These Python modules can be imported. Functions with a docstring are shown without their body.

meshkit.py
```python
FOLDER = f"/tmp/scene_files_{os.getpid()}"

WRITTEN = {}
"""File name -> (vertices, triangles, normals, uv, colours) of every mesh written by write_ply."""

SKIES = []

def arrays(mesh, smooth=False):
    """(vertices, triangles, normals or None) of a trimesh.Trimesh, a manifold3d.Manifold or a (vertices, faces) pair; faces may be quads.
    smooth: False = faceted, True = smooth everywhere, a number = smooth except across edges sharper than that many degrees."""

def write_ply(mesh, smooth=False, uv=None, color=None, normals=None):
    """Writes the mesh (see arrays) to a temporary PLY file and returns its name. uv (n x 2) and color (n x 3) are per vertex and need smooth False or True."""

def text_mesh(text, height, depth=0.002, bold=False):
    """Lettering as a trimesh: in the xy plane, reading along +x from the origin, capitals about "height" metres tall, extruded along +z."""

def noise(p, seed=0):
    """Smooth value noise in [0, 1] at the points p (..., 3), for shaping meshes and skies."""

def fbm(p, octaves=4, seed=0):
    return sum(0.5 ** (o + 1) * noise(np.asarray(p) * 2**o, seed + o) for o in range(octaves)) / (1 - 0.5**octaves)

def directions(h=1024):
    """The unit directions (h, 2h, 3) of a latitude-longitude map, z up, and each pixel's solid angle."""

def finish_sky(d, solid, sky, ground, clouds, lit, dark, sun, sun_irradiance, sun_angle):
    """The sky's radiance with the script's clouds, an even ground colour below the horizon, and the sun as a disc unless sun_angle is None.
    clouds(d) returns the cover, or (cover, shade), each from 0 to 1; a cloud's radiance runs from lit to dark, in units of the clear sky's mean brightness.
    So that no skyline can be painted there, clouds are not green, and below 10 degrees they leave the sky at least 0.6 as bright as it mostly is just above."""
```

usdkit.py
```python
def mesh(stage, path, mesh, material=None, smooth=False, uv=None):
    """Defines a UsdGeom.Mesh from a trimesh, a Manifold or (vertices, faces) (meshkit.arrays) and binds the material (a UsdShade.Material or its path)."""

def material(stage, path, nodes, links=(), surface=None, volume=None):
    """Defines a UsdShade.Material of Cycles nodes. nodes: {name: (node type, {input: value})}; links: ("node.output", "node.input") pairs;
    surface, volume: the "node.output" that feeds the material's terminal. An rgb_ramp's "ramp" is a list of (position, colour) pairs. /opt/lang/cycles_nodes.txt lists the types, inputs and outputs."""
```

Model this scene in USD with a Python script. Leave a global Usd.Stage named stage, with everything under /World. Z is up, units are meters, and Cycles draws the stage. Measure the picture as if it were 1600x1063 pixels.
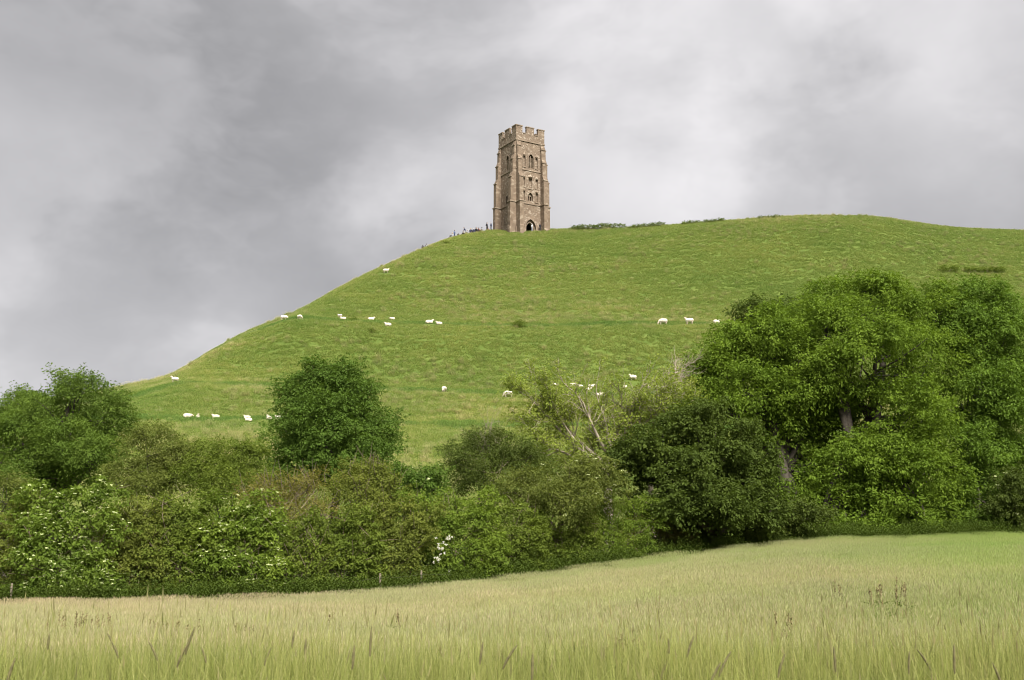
import math, zlib
import numpy as np, trimesh, manifold3d as m3, shapely
from shapely.geometry import Polygon, box as sbox
from scipy.interpolate import PchipInterpolator, RegularGridInterpolator
import usdkit, meshkit
from pxr import Usd, UsdGeom, UsdLux, UsdShade, Sdf, Gf, Vt

stage = Usd.Stage.CreateInMemory()
UsdGeom.SetStageUpAxis(stage, 'Z')
UsdGeom.SetStageMetersPerUnit(stage, 1.0)
UsdGeom.Xform.Define(stage, '/World')
stage.SetDefaultPrim(stage.GetPrimAtPath('/World'))
UsdGeom.Scope.Define(stage, '/World/Looks')

# ------------------------------------------------------------------ camera, sky, sun, exposure
EYE = np.array([0.0, 0.0, 1.6]); F = 1800.0; PITCH = math.atan((870 - 531.5) / F)
cam = UsdGeom.Camera.Define(stage, '/World/camera')
cam.AddTranslateOp().Set(Gf.Vec3d(*EYE)); cam.AddRotateXOp().Set(90 + math.degrees(PITCH))
cam.CreateHorizontalApertureAttr(36.0); cam.CreateVerticalApertureAttr(36.0 * 680 / 1024)
cam.CreateFocalLengthAttr(36.0 * F / 1600); cam.CreateFStopAttr(7.0); cam.CreateFocusDistanceAttr(70.0)
cam.CreateClippingRangeAttr(Gf.Vec2f(0.1, 20000))
cam.CreateExposureAttr(2.7)

SUN_AZ, SUN_EL = math.radians(158), math.radians(48)          # azimuth from +y towards +x
sun_dir = np.array([math.sin(SUN_AZ) * math.cos(SUN_EL), math.cos(SUN_AZ) * math.cos(SUN_EL), math.sin(SUN_EL)])
sun = UsdLux.DistantLight.Define(stage, '/World/sun')
sun.CreateIntensityAttr(0.4); sun.CreateAngleAttr(24.0); sun.CreateColorAttr(Gf.Vec3f(1.0, 0.96, 0.9)); sun.CreateNormalizeAttr(True)
sun.AddRotateZOp().Set(-math.degrees(SUN_AZ)); sun.AddRotateXOp().Set(-(90 - math.degrees(SUN_EL)))

RIGHT = np.array([1, 0, 0.]); UPV = np.array([0, -math.sin(PITCH), math.cos(PITCH)]); FWD = np.array([0, math.cos(PITCH), math.sin(PITCH)])
def ray(px, py):
    return (px - 800) / F * RIGHT + (531.5 - py) / F * UPV + FWD
def at(px, py, Y):
    d = ray(px, py)
    return EYE + d * (Y / d[1])

def sky():
    n = {'tc': ('texture_coordinate', {}),
         'sky': ('sky_texture', {'sky_type': 'single_scattering', 'sun_disc': False, 'sun_elevation': SUN_EL, 'sun_rotation': SUN_AZ, 'air_density': 1.0, 'aerosol_density': 2.0}),
         'sep': ('separate_xyz', {}), 
         
         'n1': ('noise_texture', {'scale': 2.6, 'detail': 7, 'roughness': 0.5}),
         'n2': ('noise_texture', {'scale': 3.3, 'detail': 8, 'roughness': 0.5}),
         'w2': ('noise_texture', {'scale': 3.0, 'detail': 5, 'roughness': 0.55}), 'w2c': ('vector_math', {'math_type': 'subtract', 'vector2': (0.5, 0.5, 0.5)}), 'w2s': ('vector_math', {'math_type': 'scale', 'scale': 0.42}), 'w2p': ('vector_math', {'math_type': 'add'}),
         'e2': ('map_range', {'range_type': 'smoothstep', 'from_min': 0.40, 'from_max': 0.60, 'to_min': -0.5, 'to_max': 0.5, 'clamp': True}), 'e2m': ('math', {'math_type': 'multiply', 'value2': EDGE}), 'es': ('math', {'math_type': 'add'}),
         'nmix': ('mix_float', {'fac': 0.25}), 'cm': ('mapping', {'scale': (1, 1, 1.7), 'location': (7.3, 2.2, 1.4)}),
         'warp': ('noise_texture', {'scale': 5.0, 'detail': 6, 'roughness': 0.55}),
         'wsub': ('vector_math', {'vector_math_type': 'subtract'} | {}),
         }
    n.pop('wsub')
    n['wc'] = ('vector_math', {'math_type': 'subtract', 'vector2': (0.5, 0.5, 0.5)})
    n['ws'] = ('vector_math', {'math_type': 'scale', 'scale': 0.22})
    n['wp'] = ('vector_math', {'math_type': 'add'})
    links = [('tc.generated', 'sep.vector'), 
             ('tc.generated', 'cm.vector'), ('cm.vector', 'n1.vector'), ('cm.vector', 'w2.vector'), ('w2.color', 'w2c.vector1'), ('w2c.vector', 'w2s.vector1'), ('cm.vector', 'w2p.vector1'), ('w2s.vector', 'w2p.vector2'), ('w2p.vector', 'n2.vector'), ('n2.fac', 'e2.value'), ('e2.result', 'e2m.value1'),
             ('n1.fac', 'nmix.a'), ('n2.fac', 'nmix.b'), ('tc.generated', 'warp.vector'), ('warp.color', 'wc.vector1'), ('wc.vector', 'ws.vector1'),
             ('tc.generated', 'wp.vector1'), ('ws.vector', 'wp.vector2')]
    # the heavier and thinner banks of the cloud deck: (direction through, radius, how much brighter)
    banks = SKY_BANKS
    prev = None
    for k, (px, py, rad, amt) in enumerate(banks):
        d = ray(px, py); d = d / np.linalg.norm(d)
        n[f'd{k}'] = ('vector_math', {'math_type': 'distance', 'vector2': tuple(d)})
        n[f'm{k}'] = ('map_range', {'range_type': 'smoothstep', 'from_min': 0.0, 'from_max': rad, 'to_min': amt, 'to_max': 0.0, 'clamp': True})
        links += [('wp.vector', f'd{k}.vector1'), (f'd{k}.value', f'm{k}.value')]
        if prev is None:
            prev = f'm{k}.result'
        else:
            n[f'a{k}'] = ('math', {'math_type': 'add'}); links += [(prev, f'a{k}.value1'), (f'm{k}.result', f'a{k}.value2')]; prev = f'a{k}.value'
    n['nm'] = ('map_range', {'range_type': 'smoothstep', 'from_min': 0.36, 'from_max': 0.64, 'to_min': -0.07, 'to_max': 0.09, 'clamp': True})
    n['sum'] = ('math', {'math_type': 'add'})
    n['zen'] = ('map_range', {'range_type': 'smoothstep', 'from_min': 0.35, 'from_max': 1.0, 'to_min': 1.0, 'to_max': ZENITH, 'clamp': True})
    n['base'] = ('math', {'math_type': 'add', 'value2': SKY_BASE})
    n['lum'] = ('math', {'math_type': 'multiply'})
    n['lo'] = ('math', {'math_type': 'maximum', 'value2': 0.2})
    n['tintr'] = ('rgb_ramp', {'ramp': [(0.0, (0.994, 0.988, 1.002)), (0.45, (1.003, 0.984, 1.004)), (0.8, (1.013, 0.986, 1.0)), (1.0, (1.01, 0.989, 0.993))]})
    n['scl'] = ('vector_math', {'math_type': 'scale'})
    n['gain'] = ('math', {'math_type': 'multiply', 'value2': SKY_GAIN})
    n['mix'] = ('mix_color', {'fac': 0.99, 'use_clamp': False})
    n['bg'] = ('background_shader', {'strength': 0.1})
    links += [('nmix.result', 'nm.value'), ('nm.result', 'es.value1'), ('e2m.value', 'es.value2'), ('es.value', 'sum.value1'), (prev, 'sum.value2'), ('sum.value', 'base.value1'), ('base.value', 'lo.value1'), ('lo.value', 'lum.value1'),
              ('sep.z', 'zen.value'), ('zen.result', 'lum.value2'), ('base.value', 'tintr.fac'), ('lum.value', 'gain.value1'), ('tintr.color', 'scl.vector1'), ('gain.value', 'scl.scale'),
              ('sky.color', 'mix.a'), ('scl.vector', 'mix.b'), ('mix.result', 'bg.color')]
    m = usdkit.material(stage, '/World/Looks/sky', n, links, surface='bg.background')
    dome = UsdLux.DomeLight.Define(stage, '/World/sky')
    UsdShade.MaterialBindingAPI.Apply(dome.GetPrim()).Bind(m)
    dome.GetPrim().SetCustomDataByKey('kind', 'structure')
EDGE = 0.11
ZENITH, SKY_BASE, SKY_GAIN = 2.6, 0.50, 1.6
SKY_BANKS = [(90, 60, .26, -.11), (330, 250, .32, -.03), (150, 330, .16, -.02), (560, 170, .12, -.02), (655, 285, .06, .13), (560, 325, .07, .11), (140, 330, .10, .05), (60, 430, .10, .05), (290, 490, .10, .07), (440, 480, .09, .09), (100, 590, .18, .09),
             (1060, 120, .16, .15), (1450, 40, .2, .20), (1000, 280, .13, .08), (890, 300, .09, .02), (1240, 120, .08, -.14), (1310, 165, .06, -.10), (1560, 120, .08, -.09), (1190, 200, .08, .10), (1140, 265, .06, .08),
             (1400, 280, .2, .10), (780, 70, .14, .04), (1100, 345, .07, .12), (720, 220, .09, -.03)]
sky()

# ------------------------------------------------------------------ helpers
used = {}
def numbered(parent, name):
    k = used.get((parent, name), -1) + 1
    used[(parent, name)] = k
    return f'{parent}/{name}' + (f'_{k:03d}' if k else '')
def tag(prim, label=None, cat=None, group=None, kind=None):
    for k, v in (('label', label), ('category', cat), ('group', group), ('kind', kind)):
        if v: prim.SetCustomDataByKey(k, v)
    return prim
def thing(name, label, cat, loc=(0, 0, 0), rotz=0.0, group=None, scale=None):
    x = UsdGeom.Xform.Define(stage, numbered('/World', name))
    x.AddTranslateOp().Set(Gf.Vec3d(*map(float, loc)))
    x.AddRotateZOp().Set(float(math.degrees(rotz)))
    if scale: x.AddScaleOp().Set(Gf.Vec3f(scale, scale, scale))
    return tag(x.GetPrim(), label, cat, group)
def obj(name, mesh, mat, parent=None, smooth=False, tint=None, kind=None, label=None):
    path = numbered(str(parent.GetPath()) if parent else '/World', name)
    m = usdkit.mesh(stage, path, mesh, mat, smooth=smooth)
    if tint is not None:
        UsdGeom.PrimvarsAPI(m).CreatePrimvar('tint', Sdf.ValueTypeNames.Color3fArray, 'vertex').Set(Vt.Vec3fArray.FromNumpy(np.asarray(tint, np.float32)))
    p = m.GetPrim()
    if kind: p.SetCustomDataByKey('kind', kind)
    if label: p.SetCustomDataByKey('label', label)
    return p
def dup(root, loc, rotz, label, group=None, scale=None):
    was = root.GetCustomData()
    base = root.GetName().rstrip('0123456789').rstrip('_')
    r = thing(base, label, was['category'], loc, rotz, group or was.get('group'), scale)
    r.GetReferences().AddInternalReference(root.GetPath()); r.SetInstanceable(True)
    return r
def rng_of(s): return np.random.default_rng(zlib.crc32(s.encode()))
def unit(v): return v / (np.linalg.norm(v, axis=-1, keepdims=True) + 1e-12)
def cat(meshes):
    vs, fs, n = [], [], 0
    for v, f in meshes:
        vs.append(v); fs.append(np.asarray(f) + n); n += len(v)
    return np.vstack(vs), np.vstack(fs)
def tube(points, radii, sides=6):
    p = np.asarray(points, float); r = np.broadcast_to(np.asarray(radii, float), (len(p),))
    t = unit(np.gradient(p, axis=0))
    ref = np.array([0.31, 0.95, 0.05]) if abs(t[0, 2]) > 0.8 else np.array([0, 0, 1.0])
    a = unit(np.cross(t, ref)); b = np.cross(t, a)
    ang = np.arange(sides) * 2 * np.pi / sides
    v = p[:, None] + r[:, None, None] * (np.cos(ang)[None, :, None] * a[:, None] + np.sin(ang)[None, :, None] * b[:, None])
    i, j = np.meshgrid(np.arange(len(p) - 1), np.arange(sides), indexing='ij')
    q = np.stack([i * sides + j, i * sides + (j + 1) % sides, (i + 1) * sides + (j + 1) % sides, (i + 1) * sides + j], -1).reshape(-1, 4)
    f = np.vstack([q[:, [0, 1, 2]], q[:, [0, 2, 3]]])
    v = v.reshape(-1, 3)
    cap = np.array([[len(v) - sides, len(v) - sides + k, len(v) - sides + k + 1] for k in range(1, sides - 1)])
    return v, np.vstack([f, cap])
def bezier(a, b, c, n):
    t = np.linspace(0, 1, n)[:, None]
    return (1 - t) ** 2 * a + 2 * t * (1 - t) * b + t * t * c

# ------------------------------------------------------------------ materials
LEAF_GAIN = 1.55
def leaf_mat(name, c1, c2, c3, trans=0.35, patch=None, rough=0.5):
    """c1, c2, c3: dark, middle and light leaf colours, mixed leaf by leaf and in patches of growth."""
    n = {'g': ('geometry', {}), 'n': ('noise_texture', {'scale': 0.9, 'detail': 3}), 'mx': ('mix_float', {'fac': 0.5}),
         'r': ('rgb_ramp', {'ramp': [(0.15, c1), (0.5, c2), (0.85, c3)]}),
         'p': ('principled_bsdf', {'roughness': 0.7, 'specular_ior_level': 0.08}), 't': ('translucent_bsdf', {}),
         'b': ('mix', {'mix_type': 'multiply', 'fac': 1.0, 'color2': (1.15, 1.2, 0.6)}), 'm': ('mix_closure', {'fac': trans})}
    k = LEAF_GAIN; n['r'][1]['ramp'] = [(a, tuple(x * k for x in c)) for a, c in n['r'][1]['ramp']]
    links = [('g.position', 'n.vector'), ('n.fac', 'mx.a'), ('g.random_per_island', 'mx.b'), ('mx.result', 'r.fac'), ('r.color', 'p.base_color'), ('r.color', 'b.color1'),
             ('b.color', 't.color'), ('p.BSDF', 'm.closure1'), ('t.BSDF', 'm.closure2')]
    return usdkit.material(stage, f'/World/Looks/{name}', n, links, surface='m.closure')
def plain(name, col, rough=0.8, var=0.25, scale=4.0, bump=0.0, spec=0.3):
    lo = tuple(c * (1 - var) for c in col); hi = tuple(min(1, c * (1 + var)) for c in col)
    n = {'g': ('texture_coordinate', {}), 'n': ('noise_texture', {'scale': scale, 'detail': 5, 'roughness': 0.6}), 'r': ('rgb_ramp', {'ramp': [(0.3, lo), (0.7, hi)]}),
         'p': ('principled_bsdf', {'roughness': rough, 'specular_ior_level': spec})}
    links = [('g.object', 'n.vector'), ('n.fac', 'r.fac'), ('r.color', 'p.base_color')]
    if bump:
        n['b'] = ('bump', {'strength': 0.6, 'distance': bump}); links += [('n.fac', 'b.height'), ('b.normal', 'p.normal')]
    return usdkit.material(stage, f'/World/Looks/{name}', n, links, surface='p.BSDF')
def grass_mat(name, stretch, scale, ramp, trans=0.3, big=None, xgrad=None):
    """blade colour comes from the mesh (tint); patches of different growth come from the place it grows."""
    n = {'a': ('attribute', {'attribute': 'tint'}), 'g': ('geometry', {}), 'mp': ('mapping', {'scale': stretch}), 'n': ('noise_texture', {'scale': scale, 'detail': 6, 'roughness': 0.65}),
         'r': ('rgb_ramp', {'ramp': ramp}), 'mu': ('mix', {'mix_type': 'multiply', 'fac': 1.0}), 'n2': ('noise_texture', {'scale': 0.05, 'detail': 6, 'roughness': 0.68, 'distortion': 0.3}),
         'r2': ('rgb_ramp', {'ramp': big or [(0.3, (0.9, 0.95, 0.9)), (0.7, (1.1, 1.05, 1.0))]}), 'mu2': ('mix', {'mix_type': 'multiply', 'fac': 1.0}),
         'p': ('principled_bsdf', {'roughness': 0.6, 'specular_ior_level': 0.25}), 't': ('translucent_bsdf', {}), 'm': ('mix_closure', {'fac': trans})}
    links = [('g.position', 'mp.vector'), ('mp.vector', 'n.vector'), ('n.fac', 'r.fac'), ('a.color', 'mu.color1'), ('r.color', 'mu.color2'), ('mp.vector', 'n2.vector'), ('n2.fac', 'r2.fac'),
             ('mu.color', 'mu2.color1'), ('r2.color', 'mu2.color2'), ('p.BSDF', 'm.closure1'), ('t.BSDF', 'm.closure2')]
    out = 'mu2.color'
    if xgrad:
        n['sx'] = ('separate_xyz', {}); n['n3'] = ('noise_texture', {'scale': 0.12, 'detail': 4, 'roughness': 0.6})
        n['xm'] = ('math', {'math_type': 'multiply_add', 'value2': xgrad[0], 'value3': xgrad[1]}); n['xa'] = ('math', {'math_type': 'multiply_add', 'value2': 1.1})
        n['xr'] = ('rgb_ramp', {'ramp': xgrad[2]}); n['mu3'] = ('mix', {'mix_type': 'multiply', 'fac': 1.0})
        links += [('g.position', 'sx.vector'), ('sx.x', 'xm.value1'), ('g.position', 'n3.vector'), ('n3.fac', 'xa.value1'), ('xm.value', 'xa.value3'), ('xa.value', 'xr.fac'),
                  (out, 'mu3.color1'), ('xr.color', 'mu3.color2')]
        out = 'mu3.color'
    links += [(out, 'p.base_color'), (out, 't.color')]
    return usdkit.material(stage, f'/World/Looks/{name}', n, links, surface='m.closure')

HILL_RAMP = [(0.25, (0.76, 0.88, 0.8)), (0.5, (1.0, 1.0, 1.0)), (0.75, (1.24, 1.14, 1.3))]
M = dict(
    hill_grass=grass_mat('hill_grass', (0.8, 0.5, 1.7), 0.9, HILL_RAMP, big=[(0.34, (0.82, 0.94, 0.8)), (0.5, (1.05, 1.06, 1.02)), (0.66, (1.32, 1.2, 1.25))]),
    meadow=grass_mat('meadow_grass', (.35, 1, 1), 0.45, [(0.3, (0.78, 0.86, 0.8)), (0.5, (1, 1, 1)), (0.7, (1.12, 1.08, 1.1))],
                     big=[(0.3, (0.85, 0.95, 0.85)), (0.7, (1.1, 1.03, 1.1))], xgrad=(0.016, -0.25, [(0.05, (1.14, 1.0, 1.12)), (0.35, (1.06, 1.05, 1.0)), (0.75, (0.84, 1.06, 0.60))]), trans=.45),
    near_grass=grass_mat('near_grass', (1, 1, 1), 1.2, [(0.3, (0.8, 0.85, 0.8)), (0.7, (1.15, 1.1, 1.1))]),
    nettle=leaf_mat('nettle', (0.030, 0.046, 0.007), (0.052, 0.074, 0.012), (0.085, 0.108, 0.020)),
    dock=plain('dock', (0.17, 0.135, 0.06), var=0.4), dock_leaf=leaf_mat('dock_leaf', (0.06, 0.09, 0.02), (0.09, 0.12, 0.03), (0.13, 0.15, 0.04)),
    bark=plain('bark', (0.055, 0.045, 0.033), var=0.45, scale=3, bump=0.05), grey_bark=plain('grey_bark', (0.27, 0.225, 0.165), var=0.35, scale=4, bump=0.03),
    twig=plain('twig', (0.15, 0.115, 0.075), var=0.4, scale=3),
    wood=plain('weathered_wood', (0.17, 0.14, 0.10), var=0.3, scale=8, bump=0.01), wire=plain('wire', (0.09, 0.075, 0.06), rough=0.7),
    fleece=plain('fleece', (0.60, 0.535, 0.42), var=0.12, scale=6, bump=0.04), sheep_skin=plain('sheep_skin', (0.56, 0.46, 0.37), var=0.1),
    flower=plain('elder_flower', (0.48, 0.52, 0.24), var=0.15), rose=plain('rose_petal', (0.42, 0.41, 0.31), var=0.2),
)
L = dict(
    ash=leaf_mat('ash_leaf', (0.056, 0.090, 0.010), (0.115, 0.164, 0.018), (0.20, 0.25, 0.032)),
    ash_pale=leaf_mat('ash_pale_leaf', (0.052, 0.088, 0.012), (0.098, 0.150, 0.020), (0.175, 0.23, 0.035)),
    ash_left=leaf_mat('left_tree_leaf', (0.044, 0.072, 0.011), (0.082, 0.118, 0.018), (0.14, 0.178, 0.032)),
    maple=leaf_mat('maple_leaf', (0.040, 0.070, 0.011), (0.068, 0.106, 0.016), (0.118, 0.160, 0.028)),
    sycamore=leaf_mat('sycamore_leaf', (0.034, 0.050, 0.009), (0.058, 0.080, 0.014), (0.098, 0.122, 0.024)),
    dark=leaf_mat('dark_leaf', (0.036, 0.050, 0.010), (0.062, 0.080, 0.015), (0.105, 0.118, 0.027)),
    grey=leaf_mat('sallow_leaf', (0.056, 0.070, 0.014), (0.096, 0.108, 0.023), (0.155, 0.162, 0.046)),
    olive=leaf_mat('hawthorn_leaf', (0.064, 0.080, 0.014), (0.116, 0.128, 0.023), (0.19, 0.185, 0.042)),
    brown=leaf_mat('browning_leaf', (0.080, 0.076, 0.017), (0.125, 0.118, 0.027), (0.19, 0.150, 0.050)),
    lime=leaf_mat('lime_leaf', (0.060, 0.092, 0.012), (0.115, 0.152, 0.019), (0.20, 0.225, 0.036)),
    hedge=leaf_mat('hedge_leaf', (0.054, 0.076, 0.011), (0.100, 0.126, 0.018), (0.170, 0.188, 0.032)),
    elder=leaf_mat('elder_leaf', (0.055, 0.086, 0.012), (0.108, 0.146, 0.020), (0.21, 0.235, 0.045)),
    thorn=leaf_mat('thorn_leaf', (0.115, 0.145, 0.024), (0.17, 0.195, 0.036), (0.245, 0.26, 0.06)),
)
def stone_mat(name, a, b, c, cell, joint=0.78, block=False):
    n = {'g': ('texture_coordinate', {}), 'mp': ('mapping', {'scale': (1, 1, 1.5)}), 'v': ('voronoi_texture', {'scale': cell, 'randomness': 0.9}), 'e': ('voronoi_texture', {'feature': 'distance_to_edge', 'scale': cell, 'randomness': 0.9}),
         'sp': ('separate_color', {}), 'r': ('rgb_ramp', {'ramp': [(0.0, a), (0.45, b), (0.8, b), (0.93, c), (1.0, c)]}), 'n': ('noise_texture', {'scale': 0.5, 'detail': 6, 'roughness': 0.65}),
         'r2': ('rgb_ramp', {'ramp': [(0.3, (0.84, 0.80, 0.77)), (0.5, (1, 1, 1)), (0.7, (1.1, 1.08, 1.05))]}), 'mu': ('mix', {'mix_type': 'multiply', 'fac': 1.0}),
         'jr': ('map_range', {'from_min': 0.0, 'from_max': 0.05, 'to_min': joint, 'to_max': 1.0, 'clamp': True}), 'mj': ('vector_math', {'math_type': 'scale'}),
         'n3': ('noise_texture', {'scale': 9, 'detail': 4}), 'hm': ('math', {'math_type': 'add'}), 'b': ('bump', {'strength': 0.8, 'distance': 0.05}), 'p': ('principled_bsdf', {'roughness': 0.9, 'specular_ior_level': 0.15})}
    links = [('g.object', 'mp.vector'), ('mp.vector', 'v.vector'), ('mp.vector', 'e.vector'), ('v.color', 'sp.color'), ('sp.r', 'r.fac'), ('g.object', 'n.vector'), ('n.fac', 'r2.fac'),
             ('r.color', 'mu.color1'), ('r2.color', 'mu.color2'), ('e.distance', 'jr.value'), ('mu.color', 'mj.vector1'), ('jr.result', 'mj.scale'), ('mj.vector', 'p.base_color'),
             ('g.object', 'n3.vector'), ('n3.fac', 'hm.value1'), ('jr.result', 'hm.value2'), ('hm.value', 'b.height'), ('b.normal', 'p.normal')]
    return usdkit.material(stage, f'/World/Looks/{name}', n, links, surface='p.BSDF')
M['rubble'] = stone_mat('rubble_stone', (0.133, 0.100, 0.071), (0.182, 0.138, 0.099), (0.301, 0.251, 0.194), 3.0)
M['ashlar'] = stone_mat('dressed_stone', (0.138, 0.102, 0.072), (0.179, 0.135, 0.096), (0.249, 0.200, 0.148), 1.6, joint=0.82)
M['moulding'] = stone_mat('moulded_stone', (0.159, 0.122, 0.088), (0.211, 0.163, 0.119), (0.301, 0.249, 0.189), 1.2, joint=0.9)
M['dark_inside'] = plain('inner_stone', (0.12, 0.09, 0.065), var=0.3)

# ------------------------------------------------------------------ terrain
def knot_curve(pts):
    """pts: (px, py, Y) -> functions of u = x / y giving the tangent of elevation and Y."""
    rows = []
    for px, py, Y in pts:
        d = ray(px, py); rows.append((d[0] / d[1], d[2] / d[1], Y))
    rows = np.array(rows)
    fs = [PchipInterpolator(rows[:, 0], rows[:, k]) for k in (1, 2)]
    lo, hi = rows[0, 0], rows[-1, 0]
    return lambda u: (fs[0](np.clip(u, lo, hi)), fs[1](np.clip(u, lo, hi)))
SKY_YS = [(-300, 150), (0, 150), (180, 160), (260, 166), (440, 186), (600, 214), (700, 236), (760, 245), (800, 247), (870, 247), (1000, 243), (1330, 232), (1600, 236), (1900, 236)]
SKY_PY = [(-300, 690), (-100, 655), (0, 640), (100, 623), (180, 607), (225, 597), (262, 588), (300, 567), (350, 537), (400, 512), (440, 497), (480, 478), (520, 455), (560, 434), (600, 415), (640, 397),
          (680, 380), (705, 371), (740, 364), (775, 360), (860, 359), (900, 359), (1000, 356), (1050, 352), (1130, 346), (1200, 341), (1270, 338), (1330, 338), (1390, 342), (1440, 350), (1500, 357), (1600, 361), (1900, 376)]
_sy = PchipInterpolator(*zip(*SKY_YS))
c_sky = knot_curve([(px, py, float(_sy(px))) for px, py in SKY_PY])
c_foot = knot_curve([(-300, 970, 39), (0, 966, 40), (300, 961, 40.5), (600, 947, 42), (800, 924, 45.5), (1000, 894, 50), (1130, 875, 53), (1250, 862, 56), (1400, 855, 59), (1600, 848, 62), (1900, 842, 66)])
c_base = knot_curve([(-300, 800, 78), (0, 795, 80), (600, 775, 82), (1000, 785, 84), (1300, 790, 86), (1600, 790, 88), (1900, 790, 90)])
c_t1a = knot_curve([(-300, 672, 112), (0, 668, 114), (300, 660, 116), (600, 665, 118), (1000, 672, 118), (1600, 690, 118), (1900, 695, 118)])
c_t1b = knot_curve([(-300, 664, 117), (0, 658, 119), (300, 650, 121), (600, 655, 123), (1000, 662, 123), (1600, 680, 123), (1900, 685, 123)])
c_t2a = knot_curve([(-300, 620, 133), (0, 612, 134), (220, 602, 135), (430, 606, 137), (700, 617, 138), (1000, 622, 138), (1600, 615, 138), (1900, 615, 138)])
c_t2b = knot_curve([(-300, 606, 139), (0, 602, 140), (220, 594, 141), (430, 598, 143), (700, 607, 144), (1000, 612, 144), (1600, 605, 144), (1900, 605, 144)])
c_t3a = knot_curve([(-300, 520, 162), (440, 502, 166), (700, 513, 166), (1150, 511, 166), (1600, 500, 166), (1900, 495, 166)])
c_t3b = knot_curve([(-300, 505, 170), (440, 493, 174), (700, 502, 174), (1150, 500, 174), (1600, 488, 174), (1900, 484, 174)])
US = np.concatenate([np.linspace(-2.5, -0.6, 20)[:-1], np.linspace(-0.6, 0.6, 361), np.linspace(0.6, 2.5, 20)[1:]])
YS = np.concatenate([np.linspace(0, 40, 60)[:-1], np.linspace(40, 270, 400)[:-1], np.geomspace(270, 6000, 50)])
def column(u):
    ts, Ysk = c_sky(u)
    kn = [(0.0, 0.1), (5.5, 0.34), (7.5, 0.32), (11.5, 0.06 + 0.25 * u)]
    tf, Yf = c_foot(u); zf = EYE[2] + tf * Yf
    kn.append((22.0, 0.05 + (zf - 0.05) * (0.28 if zf > 0 else 0.5))); kn.append((Yf, zf)); kn.append((Yf + 6, zf + 0.5))
    tb, Yb = c_base(u); kn.append((Yb, EYE[2] + tb * Yb))
    prev_t, prev_Y = tb, Yb
    for k, c in enumerate((c_t1a, c_t1b, c_t2a, c_t2b, c_t3a, c_t3b)):
        t, Y = c(u)
        room = 6 - k
        t = min(float(t), float(ts) - 0.003 * room); Y = min(float(Y), float(Ysk) - 8 - 4.5 * room)
        t = max(t, prev_t + 0.0008); Y = max(Y, prev_Y + 2.0)
        kn.append((Y, EYE[2] + t * Y)); prev_t, prev_Y = t, Y
    zs = EYE[2] + ts * Ysk
    kn += [(Ysk - 7, EYE[2] + (ts - .0028) * (Ysk - 7)), (Ysk - 2.5, EYE[2] + (ts - .0006) * (Ysk - 2.5)), (Ysk, zs), (Ysk + 22, zs - 0.4), (Ysk + 55, zs - 9), (Ysk + 150, zs * 0.35), (Ysk + 300, -2.0), (2000, -4.0), (7000, -4.0)]
    y, z = np.array(kn, float).T
    return PchipInterpolator(y, z)(YS)
ZG = np.array([column(u) for u in US])
from scipy.ndimage import gaussian_filter1d
ZG[19:-19] = gaussian_filter1d(ZG, 1.6, axis=0)[19:-19]
_H = RegularGridInterpolator((US, YS), ZG, bounds_error=False, fill_value=None)
def H0(x, y):
    x, y = np.asarray(x, float), np.asarray(y, float)
    yy = np.maximum(y, 0.5)
    x, yy = np.broadcast_arrays(x, yy)
    return _H(np.stack([np.clip(x / yy, -2.5, 2.5), yy], -1).reshape(-1, 2)).reshape(x.shape)
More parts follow.
